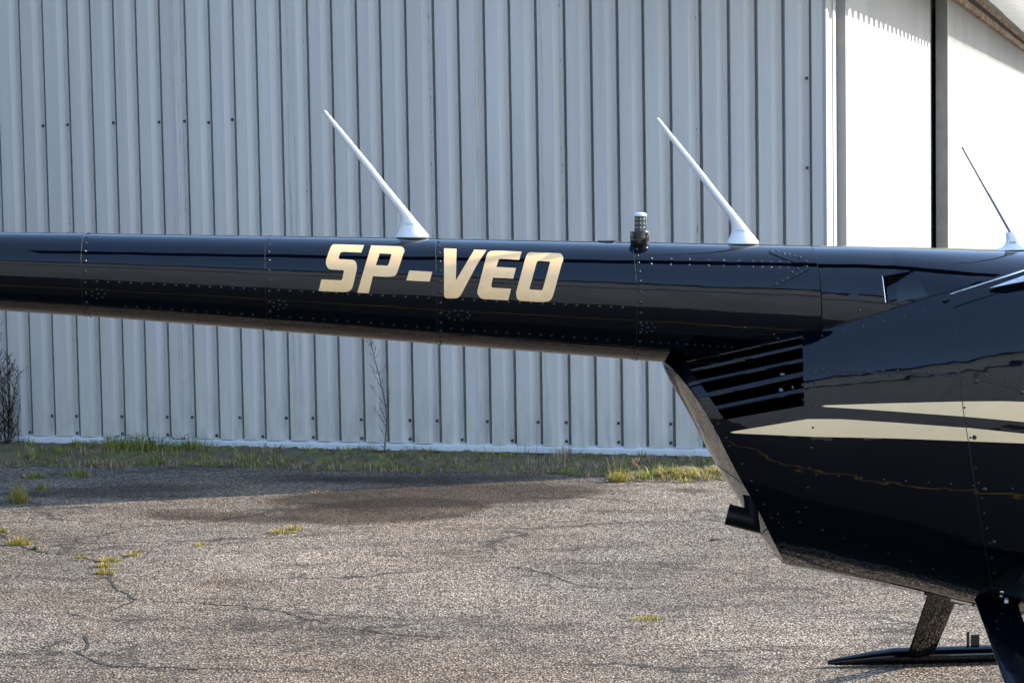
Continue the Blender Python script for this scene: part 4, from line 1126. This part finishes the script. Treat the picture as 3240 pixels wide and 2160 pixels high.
for x, y, r_, h_, n, mat, lb in TUFTS:
    c = on_z(x, y); m = MB(); c0 = Vector(c)
    r_ *= .8; tuft(m, Vector((0, 0, 0)), n * 2, r_, h_ * .35, h_ * 1.05, .0032, 1.1, 1.2)
    if 'seed stalks' in lb:
        for _ in range(7): blade(m, Vector((random.uniform(-.03, .03), 0, 0)), random.uniform(.2, .32), random.uniform(.1, .4), random.uniform(0, 6.28), .0013)
    if 'golden' in lb:
        for _ in range(5): blade(m, Vector((random.uniform(-.05, .05), 0, 0)), random.uniform(.18, .28), random.uniform(.1, .4), random.uniform(2, 4), .0014)
    o = m.build('grass_tuft', M[mat]); o.location = c0; tag(o, lb, 'grass tuft', 'grass tufts on the asphalt')
def leaf(x, y, s_, lb):
    c = on_z(x, y); m = MB(); n = 10; pts = []
    for k in range(n):
        a = 2 * math.pi * k / n; pts.append((s_ * math.cos(a) * (1 + .25 * math.cos(3 * a)), s_ * .6 * math.sin(a), .006 + .012 * math.sin(2 * a) ** 2))
    m.loft([[(p[0], p[1], p[2] - d) for p in pts] for d in (.003, 0)]); o = m.build('dead_leaf', M['leafbrown']); o.location = c; tag(o, lb, 'leaf')
leaf(2262, 1709, .03, 'curled brown leaf on the asphalt below the exhaust pipe')
leaf(265, 1511, .035, 'orange brown leaf on the shaded tuft near the left')
# pale stick with feathery head on the verge
m = MB(); a = on_z(2045, 1508); m.tube([a, a + Vector((-.05, 0, .05)), a + Vector((-.075, .0, .10)), a + Vector((-.065, 0, .15))], [.003, .003, .004, .002], 6)
for _ in range(40): blade(m, a + Vector((-.075, 0, .09)) + Vector((random.gauss(0, .012), 0, random.uniform(-.02, .05))), .03, .8, random.uniform(0, 6.28), .003)
o = m.build('dry_stalk', M['straw'], off=a); o.location = a; tag(o, 'pale bent dry stalk on the verge right of the golden tuft', 'plant')

def weed(name, px, py, height, mats, lb, stems, spread, twig, dense, lean):
    base = W(wall_s(px, 1430)[0], .13, .02)
    root = empty(name, base); tag(root, lb, 'weed')
    stem = MB(); tw = MB()
    for s_ in range(stems):
        h_ = height * (1 if s_ == 0 else random.uniform(.55, .9)); az = random.uniform(0, 6.28); off_ = Vector((random.gauss(0, spread), random.gauss(0, spread * .5), 0)) if s_ else Vector((0, 0, 0))
        pts = []; p = off_.copy(); n = 14; d = Vector((lean + off_.x * .6, 0, 1)).normalized()
        for k in range(n + 1):
            pts.append(p.copy()); d = (d + Vector((random.gauss(0, .045), random.gauss(0, .03), 0))).normalized(); p = p + d * h_ / n
        stem.tube(pts, [.0065 * (1 - .8 * k / n) * (1 if s_ == 0 else .7) for k in range(n + 1)], 6)
        for k in range(1, n + 1):
            for _ in range(dense):
                b = pts[k] + (pts[k - 1] - pts[k]) * random.random(); az = random.uniform(0, 6.28)
                L = twig * random.uniform(.35, 1.1) * (1 - .45 * k / n); up = random.uniform(.5, 1.3)
                dv = Vector((math.cos(az), math.sin(az) * .7, up)).normalized(); q = b.copy(); tp = [q.copy()]
                for j in range(4):
                    dv = (dv + Vector((random.gauss(0, .12), random.gauss(0, .1), .12))).normalized(); q = q + dv * L / 4; tp.append(q.copy())
                tw.tube(tp, [.0016, .0014, .0012, .001, .0007], 4)
                for j in range(int(5 + L * 60)):
                    t = random.random() * 3.99; i = int(t); c = tp[i].lerp(tp[i + 1], t - i)
                    blade(tw, c, random.uniform(.008, .020), random.uniform(.4, 1.2), random.uniform(0, 6.28), random.uniform(.002, .0045))
    o = stem.build('stem', M[mats], root, True); o2 = tw.build('twigs', M[mats], root)
weed('dry_weed', 40, 1440, 1.08, 'weed', 'tall dark dried weed against the wall at the left edge', 5, .05, .20, 4, .02)
weed('dry_weed', -5, 1440, .50, 'weed', 'shorter dark dried weed cut by the left picture edge', 3, .05, .13, 4, 0)
weed('dry_weed', 1234, 1445, 1.12, 'weedpale', 'spindly bare brown weed under the boom before the wall', 1, .02, .26, 2, -.02)
weed('dry_weed', 80, 1440, .36, 'weedpale', 'thin pale dead stalk beside the tall left weed', 1, .01, .05, 1, 0)

# trees left of the apron, out of the frame: placed to darken that side of the sky
TREES = [(-12.0, -5.0, 10.5, 0), (-11.6, -1.2, 11.5, 0), (-11.2, 2.6, 9.5, 1), (-11.7, 6.0, 12, 0), (-11.1, 9.4, 11.5, 0), (-11.6, 12.6, 12.5, 0), (-11.0, 15.8, 11.5, 0), (-11.5, 19.2, 12.5, 0), (-15.0, 8.0, 13, 0)]
ords = ['nearest the beige hangar', 'second from the beige hangar', 'russet and third from the beige hangar', 'fourth from the beige hangar', 'fifth from the beige hangar', 'sixth from the beige hangar', 'seventh from the beige hangar', 'closest to the grey wall', 'standing behind the row']
M['treeleaf'] = m_grass('tree_foliage', [(0, (.016, .026, .010)), (.6, (.034, .050, .016)), (1, (.06, .075, .025))])
M['treerust'] = m_grass('russet_foliage', [(0, (.06, .025, .012)), (.6, (.13, .05, .02)), (1, (.20, .09, .035))])
M['bark'] = plain('tree_bark', (.05, .04, .03), .9)
rt = random.Random(21)
def make_tree(h_, kind):
    t = empty('tree')
    m = MB(); pts = [Vector((rt.gauss(0, .03) * k, rt.gauss(0, .03) * k, h_ * .85 * k / 6)) for k in range(7)]; m.tube(pts, [.24 * (1 - .85 * k / 6) + .02 for k in range(7)], 8)
    for _ in range(9):
        k = rt.uniform(1.2, 5); b = pts[int(k)].lerp(pts[int(k) + 1], k % 1); az = rt.uniform(0, 6.28); L = rt.uniform(1.0, 1.9)
        m.tube([b, b + Vector((math.cos(az) * L * .6, math.sin(az) * L * .6, .35 * L)), b + Vector((math.cos(az) * L, math.sin(az) * L, .75 * L))], [.07, .045, .015], 6)
    m.build('trunk', M['bark'], t, True)
    m = MB(); lobes = [Vector((rt.gauss(0, .75), rt.gauss(0, .75), h_ * rt.uniform(.16, .93))) for _ in range(16)]
    for _ in range(2300):
        c = rt.choice(lobes); r_ = 1.35 * (1.15 - .55 * c.z / h_)
        d = Vector((rt.gauss(0, 1), rt.gauss(0, 1), rt.gauss(0, 1))).normalized() * r_ * rt.uniform(.35, 1.05); p = c + d; p.z = max(p.z, .4)
        a = Vector((rt.gauss(0, 1), rt.gauss(0, 1), rt.gauss(0, 1))).normalized(); b = a.orthogonal().normalized(); s_ = rt.uniform(.12, .26)
        m.add([p - a * s_, p + b * s_ * .6, p + a * s_, p - b * s_ * .6], [(0, 1, 2, 3)])
    m.build('crown', M['treerust' if kind else 'treeleaf'], t); return t
def copy_tree(t):
    c = t.copy(); COL.objects.link(c)
    for k in t.children: q = k.copy(); COL.objects.link(q); q.parent = c
    return c
protos = {}
for (x, y, h_, kind), od in zip(TREES, ords):
    t = make_tree(h_, kind); protos.setdefault(kind, t); t.location = (x, y, 0); t.rotation_euler = (0, 0, rt.uniform(0, 6.28))
    tag(t, 'tall dense unseen tree darkening the sky left of the apron, ' + od, 'tree', 'unseen trees darkening the left sky')
for k in range(15):  # unseen row added to block the bright low sky on the right
    t = copy_tree(protos[0]); t.location = (39 + rt.uniform(-1.5, 1.5), -4 + k * 4.6, 0); t.rotation_euler = (0, 0, rt.uniform(0, 6.28)); f = rt.uniform(.95, 1.15); t.scale = (f * 1.5, f * 1.5, f)
    tag(t, 'dense unseen evergreen added to block low sky beyond the hangar doors', 'tree', 'evergreen row added to block low sky')
